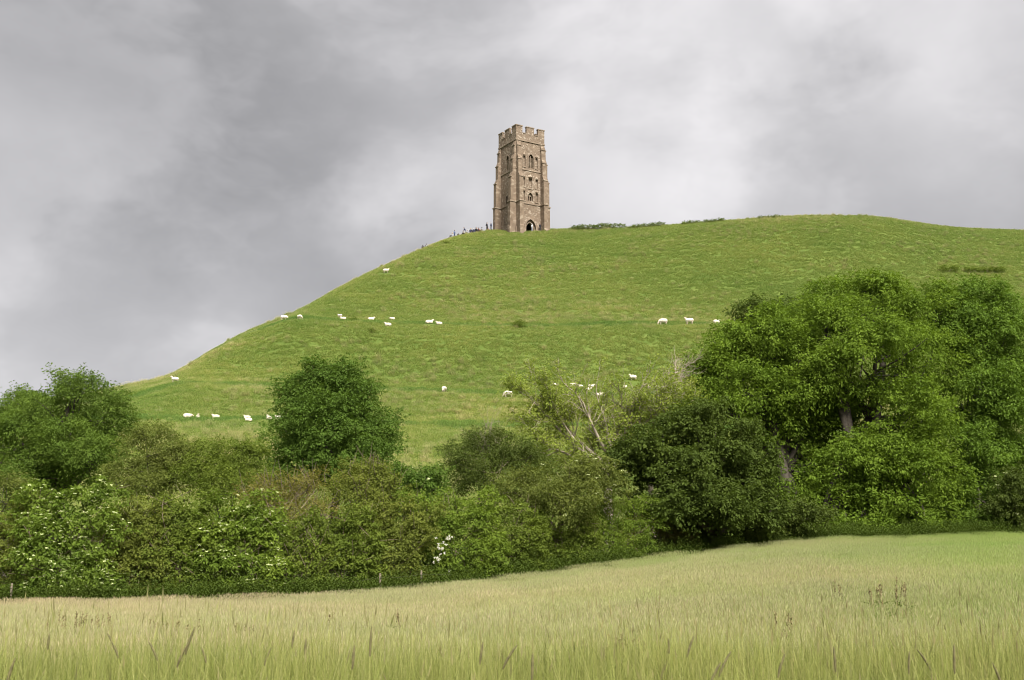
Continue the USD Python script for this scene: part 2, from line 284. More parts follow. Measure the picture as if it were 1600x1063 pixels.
def relief(x, y, z):
    """small hummocks and terracettes of the grazed slope"""
    k = np.clip((y - 70) / 25, 0, 1) * np.clip((400 - y) / 100, 0, 1)
    p = np.stack([x * 0.16, y * 0.16, z * 0.55], -1)
    q = np.stack([x * 0.5, y * 0.5, z * 1.1], -1)
    u = x / np.maximum(y, 1.0); k = k * np.clip(np.abs(c_sky(u)[1] + 4 - y) / 25, 0.12, 1)
    return k * (0.62 * (meshkit.fbm(p, 2, 5) - 0.5) + 0.07 * (meshkit.fbm(q, 2, 9) - 0.5))
def H(x, y):
    z = H0(x, y); return z + relief(np.asarray(x, float), np.asarray(y, float), z)
def foot_Y(u): return c_foot(np.asarray(u, float))[1]
def split_Y(u): return foot_Y(u) + 3.0
def sky_Y(u): return c_sky(u)[1]
def u_of(px, py):
    d = ray(px, py); return d[0] / d[1]
def on_ground(px, py, y0=20.0, y1=330.0, lift=0.0):
    """first point where the ray through the pixel meets the terrain"""
    d = ray(px, py); ys = np.linspace(y0, y1, 1500)
    p = EYE + d[None] * (ys / d[1])[:, None]
    hit = np.nonzero(p[:, 2] <= H(p[:, 0], p[:, 1]) + lift)[0]
    if not len(hit):
        g = p[:, 2] - H(p[:, 0], p[:, 1]); i = int(np.argmin(np.where(ys > 100, g, 1e9)))
    else: i = hit[0]
    q = p[i]; q[2] = float(H(q[0], q[1])); return q
def grid_faces(a, b):
    i, j = np.meshgrid(np.arange(a - 1), np.arange(b - 1), indexing='ij')
    q = np.stack([i * b + j, (i + 1) * b + j, (i + 1) * b + j + 1, i * b + j + 1], -1).reshape(-1, 4)
    return np.vstack([q[:, [0, 1, 2]], q[:, [0, 2, 3]]])
def soil(name, ramp, scale):
    n = {'g': ('geometry', {}), 'mp': ('mapping', {'scale': (0.5, 0.5, 1.6)}), 'n': ('noise_texture', {'scale': scale, 'detail': 8, 'roughness': 0.7}), 'r': ('rgb_ramp', {'ramp': ramp}), 'p': ('principled_bsdf', {'roughness': 0.9, 'specular_ior_level': 0.1}),
         'b': ('bump', {'strength': 0.8, 'distance': 0.15})}
    return usdkit.material(stage, f'/World/Looks/{name}', n, [('g.position', 'mp.vector'), ('mp.vector', 'n.vector'), ('n.fac', 'r.fac'), ('r.color', 'p.base_color'), ('n.fac', 'b.height'), ('b.normal', 'p.normal')], surface='p.BSDF')
M['hill_soil'] = soil('hill_turf', [(0.3, (0.045, 0.07, 0.012)), (0.5, (0.07, 0.10, 0.018)), (0.7, (0.10, 0.125, 0.028))], 0.55)
M['field_soil'] = soil('field_turf', [(0.3, (0.09, 0.10, 0.03)), (0.7, (0.2, 0.19, 0.07))], 1.5)
us_h = np.concatenate([np.linspace(-2.5, -0.62, 24)[:-1], np.linspace(-0.62, 0.62, 380), np.linspace(0.62, 2.5, 24)[1:]])
ss = np.concatenate([np.linspace(0, 0.12, 25)[:-1], np.linspace(0.12, 1, 250)])
Y0 = split_Y(us_h)[:, None]; YY = Y0 + (275 - Y0) * ss[None]
YY = np.hstack([YY, np.broadcast_to(np.geomspace(282, 6000, 40), (len(us_h), 40))]); XX = us_h[:, None] * YY
hv = np.stack([XX, YY, H(XX, YY)], -1).reshape(-1, 3)
hill = obj('hill', (hv, grid_faces(*XX.shape)), M['hill_soil'], smooth=True, kind='structure')
fu = np.linspace(-2.5, 2.5, 160)
fs_ = np.linspace(0, 1, 50)
Yf = 0.5 + (split_Y(us_h)[:, None] - 0.5) * fs_[None] ** 1.3
Xf = us_h[:, None] * Yf
fv = np.stack([Xf, Yf, H(Xf, Yf)], -1)
strip = np.stack([np.linspace(-1.25, 1.25, len(us_h)) * 0 + us_h * 40, np.full(len(us_h), -90.0), np.zeros(len(us_h))], -1)[:, None]
fv = np.concatenate([strip, fv], 1)
field = obj('field', (fv.reshape(-1, 3), grid_faces(fv.shape[0], fv.shape[1])), M['field_soil'], smooth=True, kind='structure')

# ------------------------------------------------------------------ tower
TY = 240.0
corner = at(806.5, 358, TY)
TH = math.radians(31.6)
S = 7.3; h = S / 2
ex, ey = np.array([math.cos(TH), math.sin(TH)]), np.array([-math.sin(TH), math.cos(TH)])
ctr = corner[:2] + h * ex + h * ey
def zl(py): return at(808, py, TY)[2] - corner[2]
tower = thing('church_tower', 'tall roofless brown stone church tower with battlements on the hilltop', 'tower', (ctr[0], ctr[1], corner[2]), TH)
def bx(x0, x1, y0, y1, z0, z1):
    return m3.Manifold.cube((x1 - x0, y1 - y0, z1 - z0)).translate((x0, y0, z0))
def prism(poly, y0, y1):
    """polygon in (x, z), extruded along y"""
    c = m3.CrossSection([np.asarray(poly, float)]); m = m3.Manifold.extrude(c, y1 - y0)      # x, z, depth
    return m.rotate((90, 0, 0)).translate((0, y1, 0))
def ccw(p):
    p = np.asarray(p, float); a = np.sum(p[:, 0] * np.roll(p[:, 1], -1) - np.roll(p[:, 0], -1) * p[:, 1]); return p if a > 0 else p[::-1]
def arch(cx, w, z0, z1, rise=None, n=8):
    """pointed arch: width w, from z0 to apex z1"""
    r = rise or w * 0.85; zs = z1 - r; a = w / 2
    R = (a * a + r * r) / (2 * a)
    pts = [(cx - a, z0), (cx + a, z0)]
    t1 = math.atan2(r, R - a)
    for k in range(n + 1):
        t = t1 * k / n; pts.append((cx + a - R + R * math.cos(t), zs + R * math.sin(t)))
    for k in range(n, -1, -1):
        t = t1 * k / n; pts.append((cx - a + R - R * math.cos(t), zs + R * math.sin(t)))
    out = []
    for q in pts:
        if not out or np.hypot(q[0] - out[-1][0], q[1] - out[-1][1]) > 1e-4: out.append(q)
    return ccw(out)
def turn(m, k): return m.rotate((0, 0, -90.0 * k))       # face k: 0 the door face, 1 the left face, 2 and 3 behind
Z_ST1, Z_ST2, Z_ST3, Z_CREN, Z_TOP, Z_PL = zl(315), zl(262.5), zl(218.5), zl(206), zl(195.5), zl(353.5)
body = bx(-h, h, -h, h, -2.5, Z_ST3) - bx(-h + .95, h - .95, -h + .95, h - .95, -2.4, Z_ST3 + 1)
cuts = []
BEL0, BEL1 = zl(258.5), zl(236.5)
def pxx(px): return (px - 830.3) / 44 * S      # along the door face
for k in range(4):
    cuts.append(turn(prism(arch(.18, 1.35, BEL0, BEL1, 1.1), -h - .2, -h + 1.2), k))
    for s in ((-1, 1) if k != 1 else ()):
        cuts.append(turn(prism(arch(s * 1.6 + .03, 0.62, zl(257.5), zl(240), .4), -h - .2, -h + .22), k))
    if k != 1:
        for s in (-1, 1):
            cuts.append(turn(prism(arch(s * 1.68, 0.62, zl(289), zl(274), .35), -h - .2, -h + .2), k))
            cuts.append(turn(prism(arch(s * 1.68, 0.62, zl(310.5), zl(295.5), .35), -h - .2, -h + .2), k))
        cuts.append(turn(prism(arch(0, 0.95, zl(290.5), zl(274), .4), -h - .2, -h + .2), k))
        cuts.append(turn(prism(arch(0.0, 1.25, zl(310), zl(297.5), .8), -h - .2, -h + .32), k))
        for s in (-1, 1):
            cuts.append(turn(prism(arch(s * .29, 0.36, zl(309.5), zl(302), .3), -h - .1, -h + 1.2), k))
        cuts.append(turn(prism(arch(0, 2.7, -2.45, zl(339), 2.0), -h - .2, -h + .32), k))
        cuts.append(turn(prism(arch(0, 1.95, -2.45, zl(343.5), 1.6), -h - .2, -h + (1.2 if k == 0 else .5)), k))
cuts.append(turn(prism(arch(-0.2, 0.6, zl(311), zl(299), .35), -h - .2, -h + 1.2), 1))
cuts.append(turn(prism(arch(-1.05, 0.42, zl(343), zl(330), .25), -h - .2, -h + 1.2), 1))
for c in cuts: body = body - c
obj('wall', body, M['rubble'], tower)
inner = bx(-h + .96, h - .96, -h + .96, h - .96, zl(322), zl(320))
obj('floor', inner, M['dark_inside'], tower)
# plinth
pl = bx(-h - .16, h + .16, -h - .16, h + .16, -2.5, Z_PL) - bx(-h - .002, h + .002, -h - .002, h + .002, -3, Z_PL + 1)
for k in (0, 2, 3): pl = pl - turn(prism(arch(0, 2.9, -3, zl(338), 2.0), -h - 2, -h + .5), k)
obj('plinth', pl, M['moulding'], tower)
# buttresses, two at each corner
BW = 0.98; SB = 0.03
prof = [(-.04, -2.5), (1.62, -2.5), (1.62, zl(354)), (1.5, zl(352.6)), (1.5, zl(316.3)), (1.36, zl(313.5)), (1.36, zl(287)), (1.32, zl(276.5)), (0.86, zl(269)), (0.86, zl(248)), (0.48, zl(241)), (0.44, zl(226.5)), (0.1, zl(219.4)), (-.04, zl(219.4))]
for k in range(4):
    for s in (-1, 1):
        m = m3.Manifold.extrude(m3.CrossSection([ccw(prof)]), BW).rotate((90, 0, 0)).rotate((0, 0, -90)).translate((0, -h, 0))   # out along -y, width along x
        b = m.bounding_box(); m = m.translate((-b[0] + (h - SB - BW if s > 0 else -h + SB), 0, 0))
        bt = obj('buttress', turn(m, k), M['ashlar'], tower)
        # projecting drip courses on the set-offs
        x0 = (h - SB - BW if s > 0 else -h + SB)
        for zz, pr in ((zl(277.2), 1.44), (zl(249), .97), (zl(227.3), .56)):
            obj('drip_course', turn(bx(x0 - .09, x0 + BW + .09, -h - pr, -h - pr + .35, zz, zz + .2), k), M['moulding'], bt)
def ring(z0, z1, grow, prj):
    sq = sbox(-h, -h, h, h); u_ = [sq]
    for k in range(4):
        for s in (-1, 1):
            r_ = sbox((h - SB - BW if s > 0 else -h + SB), -h - prj, (h - SB if s > 0 else -h + SB + BW), -h + .1) if prj > 0 else None
            if r_ is not None: u_.append(shapely.affinity.rotate(r_, -90 * k, origin=(0, 0)))
    pol = shapely.union_all(u_).buffer(grow, join_style=2)
    m = m3.Manifold.extrude(m3.CrossSection([np.array(pol.exterior.coords)[:-1] if pol.exterior.is_ccw else np.array(pol.exterior.coords)[:-1][::-1]]), z1 - z0).translate((0, 0, z0))
    return m - bx(-h + .5, h - .5, -h + .5, h - .5, z0 - 1, z1 + 1)
import shapely.affinity
obj('string_course', ring(Z_ST1 - .12, Z_ST1 + .14, .13, 1.5), M['moulding'], tower)
obj('string_course', ring(Z_ST2 - .12, Z_ST2 + .14, .13, 0), M['moulding'], tower)
obj('string_course', ring(Z_ST3 + .003, Z_ST3 + .27, .17, 0), M['moulding'], tower)
# parapet
pw = .5; g = .06
para = bx(-h - g, h + g, -h - g, h + g, Z_ST3 + .27, Z_CREN) - bx(-h + pw, h - pw, -h + pw, h - pw, Z_ST3, Z_CREN + 1)
obj('parapet', para, M['rubble'], tower)
W = 2 * (h + g)
cm, gp, mm = .225 * W, .145 * W, .26 * W
cap_h = .2
for sx in (-1, 1):
    for sy in (-1, 1):                                     # the four corner merlons, L-shaped
        L1 = bx(-h - g, -h - g + cm, -h - g, -h + pw, Z_CREN, Z_TOP) + bx(-h - g, -h + pw, -h - g, -h - g + cm, Z_CREN, Z_TOP)
        L2 = bx(-h - g - .1, -h - g + cm + .08, -h - g - .1, -h + pw + .08, Z_TOP, Z_TOP + cap_h) + bx(-h - g - .1, -h + pw + .08, -h - g - .1, -h - g + cm + .08, Z_TOP, Z_TOP + cap_h)
        rot = {(-1, -1): 0, (-1, 1): 1, (1, 1): 2, (1, -1): 3}[(sx, sy)]
        o = obj('merlon', turn(L1, rot), M['rubble'], tower); obj('coping', turn(L2, rot), M['moulding'], o)
for k in range(4):
    m = bx(-mm / 2, mm / 2, -h - g, -h + pw, Z_CREN, Z_TOP); o = obj('merlon', turn(m, k), M['rubble'], tower)
    obj('coping', turn(bx(-mm / 2 - .08, mm / 2 + .08, -h - g - .1, -h + pw + .08, Z_TOP, Z_TOP + cap_h), k), M['moulding'], o)
    for s in (-1, 1):
        c0 = s * (mm / 2 + gp / 2)
        obj('sill_coping', turn(bx(c0 - gp / 2 + .085, c0 + gp / 2 - .085, -h - g - .1, -h + pw + .08, Z_CREN + .002, Z_CREN + .16), k), M['moulding'], tower)
# window frames, louvres, niches, door arches
def arch_ring(cx, w, z0, z1, rise, t, y0, y1):
    outer = prism(arch(cx, w + 2 * t, z0, z1 + t * 1.25, rise + t * .8), y0, y1)
    return outer - prism(arch(cx, w, z0 - 1, z1, rise), y0 - 1, y1 + 1)
for k in range(4):
    wdw = obj('belfry_window', turn(arch_ring(.18, 1.35, BEL0, BEL1, 1.1, .13, -h - .08, -h + .25), k), M['moulding'], tower)
    obj('mullion', turn(bx(.1, .26, -h + .1, -h + .3, BEL0, BEL1 - .35), k), M['moulding'], wdw)
    nl = 8
    for i in range(nl):
        zz = BEL0 + .1 + i * (BEL1 - BEL0 - .8) / nl
        half = .66
        for s in (-1, 1):
            a, b = (.262, half + .18) if s > 0 else (-half + .18, .098)
            sl = bx(a, b, -.15, .15, -.03, .03).rotate((-58, 0, 0)).translate((0, -h + .2, zz + .05))
            obj('louvre', turn(sl, k), M['moulding'], wdw)
    if k != 1:
        lw = obj('window_frame', turn(arch_ring(0, 1.25, zl(310), zl(297.5), .8, .12, -h - .07, -h + .2), k), M['moulding'], tower)
        da = obj('door_arch', turn(arch_ring(0, 2.7, -2.0, zl(339), 2.0, .2, -h - .17, -h + .15), k), M['moulding'], tower)
        obj('inner_moulding', turn(arch_ring(0, 1.95, -2.0, zl(343.5), 1.6, .14, -h + .2, -h + .45), k), M['moulding'], da)
        for (nx, nz0, nz1, nw) in ((-1.57, zl(257.5), zl(240), .62), (1.63, zl(257.5), zl(240), .62), (-1.68, zl(289), zl(274), .62), (1.68, zl(289), zl(274), .62), (-1.68, zl(310.5), zl(295.5), .62), (1.68, zl(310.5), zl(295.5), .62), (0, zl(290.5), zl(274), .95)):
            nb = obj('niche', turn(bx(nx - nw / 2 - .13, nx - nw / 2 - .005, -h - .07, -h + .2, nz0, nz1 - .1) + bx(nx + nw / 2 + .005, nx + nw / 2 + .13, -h - .07, -h + .2, nz0, nz1 - .1) + bx(nx - nw / 2 - .13, nx + nw / 2 + .13, -h - .12, -h + .3, nz0 - .2, nz0 - .002), k), M['moulding'], tower)
            cone = m3.Manifold.cylinder(.75, nw * .62, .04, 6).translate((nx, -h + .02, nz1 + .1)) + m3.Manifold.cylinder(.26, nw * .4, nw * .62, 6).translate((nx, -h + .02, nz1 - .158))
            obj('canopy', turn(cone, k), M['moulding'], nb)
    else:
        obj('window_frame', turn(arch_ring(-.2, .6, zl(311), zl(299), .35, .12, -h - .06, -h + .2), 1), M['moulding'], tower)
        obj('window_frame', turn(arch_ring(-1.05, .42, zl(343), zl(330), .25, .1, -h - .05, -h + .2), 1), M['moulding'], tower)

# ------------------------------------------------------------------ plants
def leaf_mesh(P, N, D, Ln, Wd):
    """one folded diamond per leaf: P base, N normal, D long direction"""
    D = unit(D - N * np.sum(D * N, -1, keepdims=True)); Sd = np.cross(N, D)
    v = np.stack([P, P + D * (Ln * .45)[:, None] + Sd * Wd[:, None] / 2 + N * (Wd * .22)[:, None], P + D * Ln[:, None] - N * (Ln * .1)[:, None], P + D * (Ln * .45)[:, None] - Sd * Wd[:, None] / 2 + N * (Wd * .22)[:, None]], 1).reshape(-1, 3)
    b = np.arange(len(P))[:, None] * 4
    return v, np.vstack([b + [0, 1, 2], b + [0, 2, 3]])
DENS = 1.15
def px_scale(c): return float(np.dot(c - EYE, FWD)) / F
def world_lobes(Y, lobes):
    out = []
    for lb in lobes:
        px, py, rx, ry = lb[:4]; dY = lb[4] if len(lb) > 4 else 0; rd = lb[5] if len(lb) > 5 else 0.85
        c = at(px, py, Y + dY); s = px_scale(c)
        out.append((c, np.array([rx * s, rx * s * rd, ry * s])))
    return out
def clumped(lobes, rng, n=11, size=.46, out_=(.62, .92)):
    """each bough carries smaller rounded clumps of leaves on its surface"""
    out = []
    for c, r in lobes:
        d = unit(rng.normal(size=(n, 3)) + np.array([0, -.25, .3])); k = size * rng.uniform(.6, 1.3, n)
        for q in range(n):
            rr = r * k[q]; rr = np.maximum(rr, np.array([.8, .8, .55]) * rr.max()); rr[2] *= .8
            out.append((c + d[q] * r * rng.uniform(*out_), rr))
    return out
def clusters(lobes, per_m2, rng, gap, lump=0.4, back=0.5, inner=0.72):
    C, Nn = [], []
    for c, r in lobes:
        area = 4 * np.pi * ((r[0] * r[1]) ** 1.6 + (r[0] * r[2]) ** 1.6 + (r[1] * r[2]) ** 1.6) ** (1 / 1.6) / 3 ** (1 / 1.6)
        n = max(12, int(area * per_m2))
        d = unit(rng.normal(size=(n, 3)))
        keep = (rng.random(n) < np.where(d[:, 1] > 0.35, back, 1.0)) & (rng.random(n) < np.where(d[:, 2] < -0.6, 0.5, 1.0))
        d = d[keep]
        nz = meshkit.noise(d * 2.3 + c * 0.37, 3) * .65 + meshkit.noise(d * 5.1 + c * 0.7, 4) * .35
        rad = (0.62 + 0.38 * rng.random(len(d)) ** 0.45) * (1 - lump / 2 + lump * nz)
        p = c + d * r * rad[:, None]
        ok = meshkit.noise(p * 0.9 + 11.3, 7) * .6 + meshkit.noise(p * 2.1 + 5.1, 8) * .4 > gap
        for c2, r2 in lobes:
            if c2 is c: continue
            ok &= np.sum(((p - c2) / r2) ** 2, 1) > inner ** 2
        C.append(p[ok]); Nn.append(unit(d[ok] / r + np.array([0, 0, .25]) / r.mean()))
    return np.vstack(C), np.vstack(Nn)
def spray(C, N, nleaf, rc, leaf, rng, up=0.5, flat=0.6, droop=0.5, jitter=.6):
    n = len(C)
    k = np.repeat(np.arange(n), nleaf)
    ax = unit(N + rng.normal(size=(n, 3)) * .55 + np.array([0, 0, .15])); ln = rc * rng.uniform(1.2, 3.0, n)
    tt = rng.uniform(-.5, 1, len(k))
    off = ax[k] * (ln[k] * tt)[:, None] + np.array([0, 0, -1.0]) * (ln[k] * np.maximum(tt, 0) ** 2 * .35)[:, None] + rng.normal(size=(len(k), 3)) * np.array([1, 1, flat]) * (rc * .55 * (1.15 - .6 * np.maximum(tt, 0)))[:, None]
    P = C[k] + off
    Nl = unit(N[k] * .7 + np.array([0, 0, up]) + rng.normal(size=off.shape) * jitter)
    D = unit(off + rng.normal(size=off.shape) * rc * .6) + np.array([0, 0, -droop])
    s = 0.65 + 0.7 * rng.random(len(k))
    return leaf_mesh(P, Nl, D, leaf[0] * s, leaf[1] * s)
def limb(a, b, r0, r1, rng, bend=.12, n=6, sides=5, sag=0.0):
    m = (a + b) / 2 + rng.normal(size=3) * np.linalg.norm(b - a) * bend + np.array([0, 0, -sag])
    return tube(bezier(a, m, b, n), np.linspace(r0, r1, n), sides)
def plant(name, label, cat_, Y, lobes, mat, bark, base_px=None, leaf=(.13, .07), per_m2=5, nleaf=26, rc=.22, gap=.33, trunk_r=.14, trunks=1, twigs=40, lump=.4, inner=.72, up=.5, droop=.5, back=.5,
          flowers=None, group=None, jitter=.6, fmat=None, flat=.6, nsub=None, csize=None, bare=0):
    nsub = nsub or (19 if cat_ == 'tree' else 12); csize = csize or (.34 if cat_ == 'tree' else .42)
    rng = rng_of(label)
    wl = world_lobes(Y, lobes)
    if base_px is None: base_px = np.mean([l[0] for l in lobes])
    u = u_of(base_px, 850); base = np.array([u * Y, Y, 0.0]); base[2] = float(H(base[0], base[1])) - .05
    t = thing(name, label, cat_, base, 0, group)
    sub = clumped(wl, rng, nsub, csize, (.66, 1.02) if cat_ == 'tree' else (.62, .95))
    C, N = clusters(sub, per_m2 * DENS, rng, gap, lump, back, inner)
    C2, N2 = clusters([(c, r * .72) for c, r in wl], per_m2 * DENS * (.22 if cat_ == 'tree' else .4), rng, gap, lump, back, inner)
    C, N = np.vstack([C, C2]), np.vstack([N, N2])
    zmin = H(C[:, 0], C[:, 1]) + .05
    ok = C[:, 2] > zmin; C, N = C[ok], N[ok]
    lv = spray(C, N, nleaf, rc, leaf, rng, up, flat, droop, jitter)
    # woody parts
    stems, tw = [], []
    cz = np.array([c for c, r in wl]); mid = cz.mean(0)
    for i in range(trunks):
        b0 = base + (np.array([rng.normal() * .35, rng.normal() * .3, -.2]) if trunks > 1 else np.array([0, 0, -.2]))
        tgt = mid * .6 + cz[rng.integers(len(cz))] * .4
        fork = b0 + (tgt - b0) * (.45 if trunks == 1 else .7) + rng.normal(size=3) * .2
        stems.append(tube(bezier(b0, (b0 + fork) / 2 + np.array([rng.normal() * .15, 0, .1]), fork, 7), np.linspace(trunk_r * 1.25, trunk_r * .75, 7), 8))
        mine = [j for j in range(len(cz)) if j % trunks == i] or [rng.integers(len(cz))]
        for j in mine:
            e = cz[j] + rng.normal(size=3) * .1
            stems.append(limb(fork, e, trunk_r * .6, trunk_r * .25, rng, .1, 7, 6))
            c, r = wl[j]
            near = np.nonzero(np.sum(((C - c) / r) ** 2, 1) < 1.6)[0]
            if len(near):
                for q in rng.choice(near, min(len(near), max(3, twigs // len(cz))), replace=False):
                    s = fork + (e - fork) * rng.uniform(.45, 1.0)
                    tw.append(limb(s, C[q], trunk_r * .22, .012, rng, .12, 5, 4))
    if bare:
        for q in rng.choice(len(C), min(len(C), bare), replace=False):
            if N[q, 2] > -.2:
                a = C[q] - N[q] * .5; d = unit(N[q] + np.array([0, 0, .5]) + rng.normal(size=3) * .35)
                tw.append(limb(a, a + d * rng.uniform(.7, 1.3), .018, .006, rng, .08, 4, 3))
    loc = lambda m: (m[0] - base, m[1])
    obj('trunk' if trunks == 1 else 'stems', loc(cat(stems)), bark, t, smooth=True)
    if tw: obj('branches', loc(cat(tw)), bark, t)
    obj('crown' if cat_ == 'tree' else 'foliage', loc(lv), mat, t)
    if flowers:                                              # flat-topped flower heads on the sunny shoots
        nf, zlow, fsz = flowers
        top = np.nonzero((N[:, 2] > zlow) & (N[:, 1] < .3))[0]
        pick = rng.choice(top, min(nf, len(top)), replace=False)
        vs = []
        for q in pick:
            c0 = C[q] + N[q] * (rc * 1.3); k = 9
            P = c0 + rng.normal(size=(k, 3)) * np.array([1, 1, .3]) * fsz * .5
            vs.append(leaf_mesh(P, unit(N[q] + np.array([0, 0, .8]) + rng.normal(size=(k, 3)) * .3), rng.normal(size=(k, 3)), np.full(k, fsz * .7), np.full(k, fsz * .7)))
        obj('flowers', loc(cat(vs)), fmat or M['flower'], t)
    return t


# --- trees behind the hedge
plant('ash_tree', 'broad leafy tree at the left edge standing tall behind the hedge with ragged top', 'tree', 62, [(105, 640, 62, 52), (60, 665, 60, 50, 1), (150, 660, 48, 45), (30, 690, 50, 40, -1), (100, 700, 62, 40, -2), (140, 720, 45, 40, -3), (45, 745, 55, 40, -2), (165, 700, 32, 45, 1), (120, 610, 32, 24), (110, 750, 50, 36, -1), (70, 770, 40, 30, -1)],
      L['ash_left'], M['bark'], 85, leaf=(.15, .07), per_m2=4.6, nleaf=30, rc=.30, gap=.40, trunk_r=.3, twigs=90, lump=.55)
plant('ash_tree', 'thin open-crowned tree cut by the left edge, sky showing through it', 'tree', 69, [(-30, 650, 45, 40), (20, 632, 30, 24), (45, 622, 18, 13), (0, 680, 40, 40), (-40, 700, 40, 40), (-60, 620, 40, 30)],
      L['ash_left'], M['bark'], -20, leaf=(.15, .07), per_m2=4, nleaf=24, rc=.28, gap=.45, trunk_r=.2, twigs=70, lump=.6)
plant('maple_tree', 'round-headed dark green tree standing alone against the slope, left of centre', 'tree', 58, [(508, 605, 42, 38), (530, 632, 58, 45, 1), (470, 640, 40, 42), (505, 660, 62, 45, -1), (570, 672, 46, 42, .5), (455, 690, 42, 42, -.5), (590, 700, 34, 34), (520, 705, 60, 42, -1.5), (470, 725, 48, 40, -1), (560, 725, 45, 32, -1), (500, 585, 26, 18), (540, 598, 36, 28), (478, 606, 34, 28)],
      L['maple'], M['bark'], 515, leaf=(.135, .085), per_m2=5.5, nleaf=30, rc=.27, gap=.37, trunk_r=.26, twigs=90, lump=.5)
# the big ash group on the right
plant('ash_tree', 'great spreading ash with bare forked trunk showing in the gap, right of centre', 'tree', 66, [(1340, 482, 75, 42, 2), (1400, 500, 60, 50, 1), (1290, 510, 60, 45), (1370, 560, 85, 52, -2), (1450, 560, 55, 60, 0), (1300, 590, 50, 45, -1.5), (1410, 640, 70, 48, -2.5), (1470, 650, 40, 60), (1330, 730, 60, 45, -3), (1400, 725, 70, 50, -3), (1450, 740, 55, 60, -1.5), (1290, 790, 50, 40, -3.5), (1370, 790, 65, 38, -3), (1440, 800, 50, 30, -2), (1350, 452, 45, 20, 2), (1470, 490, 36, 40, 2), (1385, 690, 45, 35, -3.2), (1290, 835, 45, 20, -4), (1360, 835, 60, 18, -4), (1440, 838, 60, 18, -3.5), (1320, 660, 28, 26, 2)],
      L['ash'], M['bark'], 1330, leaf=(.185, .09), per_m2=3.9, nleaf=30, rc=.34, gap=.37, trunk_r=.42, trunks=2, twigs=150, lump=.55, inner=.66)
plant('ash_tree', 'left-hand ash of the large group, its crown leaning over the dark sycamore', 'tree', 65, [(1195, 545, 60, 48), (1130, 565, 48, 40, 0), (1110, 610, 38, 40), (1180, 610, 60, 42, -1), (1240, 560, 48, 45, 1), (1150, 535, 35, 28), (1230, 620, 40, 35, -.5), (1245, 720, 45, 50, 1.5), (1210, 500, 32, 22), (1215, 680, 42, 40, 1), (1272, 672, 36, 40, 1), (1240, 640, 50, 30), (1290, 725, 40, 46, 1), (1230, 775, 52, 45, .5), (1295, 640, 30, 28, 2), (1090, 585, 26, 30)],
      L['ash'], M['bark'], 1245, leaf=(.185, .09), per_m2=4.0, nleaf=30, rc=.33, gap=.36, trunk_r=.34, trunks=2, twigs=90, lump=.55, inner=.66)
plant('ash_tree', 'tall ash at the right edge with domed pale green top', 'tree', 68, [(1525, 488, 55, 42), (1555, 496, 45, 36, -.5), (1490, 490, 42, 34), (1530, 530, 60, 40, -1), (1560, 520, 60, 48), (1500, 520, 50, 48, -1), (1600, 580, 60, 55), (1540, 600, 60, 48, -2), (1500, 640, 45, 50, -1), (1580, 650, 45, 30, -2), (1520, 700, 52, 42, -2.5), (1530, 770, 55, 35, -2.5), (1490, 740, 40, 50), (1580, 790, 45, 30, -2), (1640, 640, 50, 60), (1640, 790, 50, 40, -1), (1510, 825, 60, 20, -3.5), (1590, 825, 60, 20, -3), (1600, 700, 40, 30, -1)],
      L['ash_pale'], M['bark'], 1510, leaf=(.18, .088), per_m2=4.2, nleaf=30, rc=.33, gap=.36, trunk_r=.34, trunks=2, twigs=110, lump=.5, inner=.66)
plant('evergreen_tree', 'dark green crown peeping out behind the top of the ash group', 'tree', 74, [(1200, 490, 42, 24), (1245, 500, 40, 34), (1180, 510, 30, 24), (1220, 560, 50, 50)],
      L['sycamore'], M['bark'], 1225, leaf=(.17, .1), per_m2=5, nleaf=26, rc=.28, gap=.3, trunk_r=.25, twigs=30)
plant('sycamore_tree', 'low dense dark sycamore with deep shade beneath, in front of the ash group', 'tree', 54, [(1090, 665, 62, 36), (1030, 705, 55, 40, -.5), (1130, 700, 60, 45, -.5), (985, 730, 38, 32), (1080, 745, 70, 38, -1.5), (1160, 750, 50, 45, 0), (1060, 790, 52, 30, -2.2), (1130, 790, 60, 32, -2), (1185, 720, 32, 38), (1190, 790, 35, 30, -.5)],
      L['sycamore'], M['bark'], 1100, leaf=(.14, .095), per_m2=6.5, nleaf=28, rc=.22, gap=.34, trunk_r=.3, twigs=80, lump=.65, inner=.7, csize=.27, nsub=26)
# --- middle shrubs
plant('sallow_bush', 'grey-green rounded bush below the big left tree', 'shrub', 55, [(232, 705, 45, 38), (205, 740, 35, 30, -.5), (262, 735, 34, 34), (235, 760, 50, 30, -1), (280, 715, 18, 25)],
      L['grey'], M['bark'], trunks=3, trunk_r=.08, leaf=(.12, .06), per_m2=7, gap=.33)
plant('thorn_bush', 'dark thorn bush between the sallow and the round-headed tree', 'shrub', 55, [(335, 725, 48, 34), (385, 735, 35, 34), (310, 750, 40, 30, -.5), (400, 755, 35, 32, -1), (360, 760, 45, 30, -1), (390, 705, 20, 14)],
      L['hedge'], M['bark'], trunks=3, trunk_r=.07, leaf=(.11, .06), per_m2=7.5, gap=.30)
plant('hawthorn_bush', 'straggling hawthorn with rusty tan shoots in front of the round-headed tree', 'shrub', 47.5, [(430, 775, 50, 32), (480, 770, 45, 32), (405, 790, 45, 30), (460, 800, 55, 30, -1)],
      L['brown'], M['twig'], trunks=4, trunk_r=.06, leaf=(.09, .05), per_m2=9, nleaf=20, gap=.40, bare=170, lump=.8)
plant('hawthorn_bush', 'olive hawthorn bush at the right foot of the round-headed tree', 'shrub', 50, [(570, 755, 45, 30), (545, 775, 45, 28, -.5), (610, 770, 40, 30), (580, 740, 28, 18)],
      L['olive'], M['twig'], trunks=4, trunk_r=.06, leaf=(.10, .055), per_m2=8, gap=.36, bare=90, lump=.7)
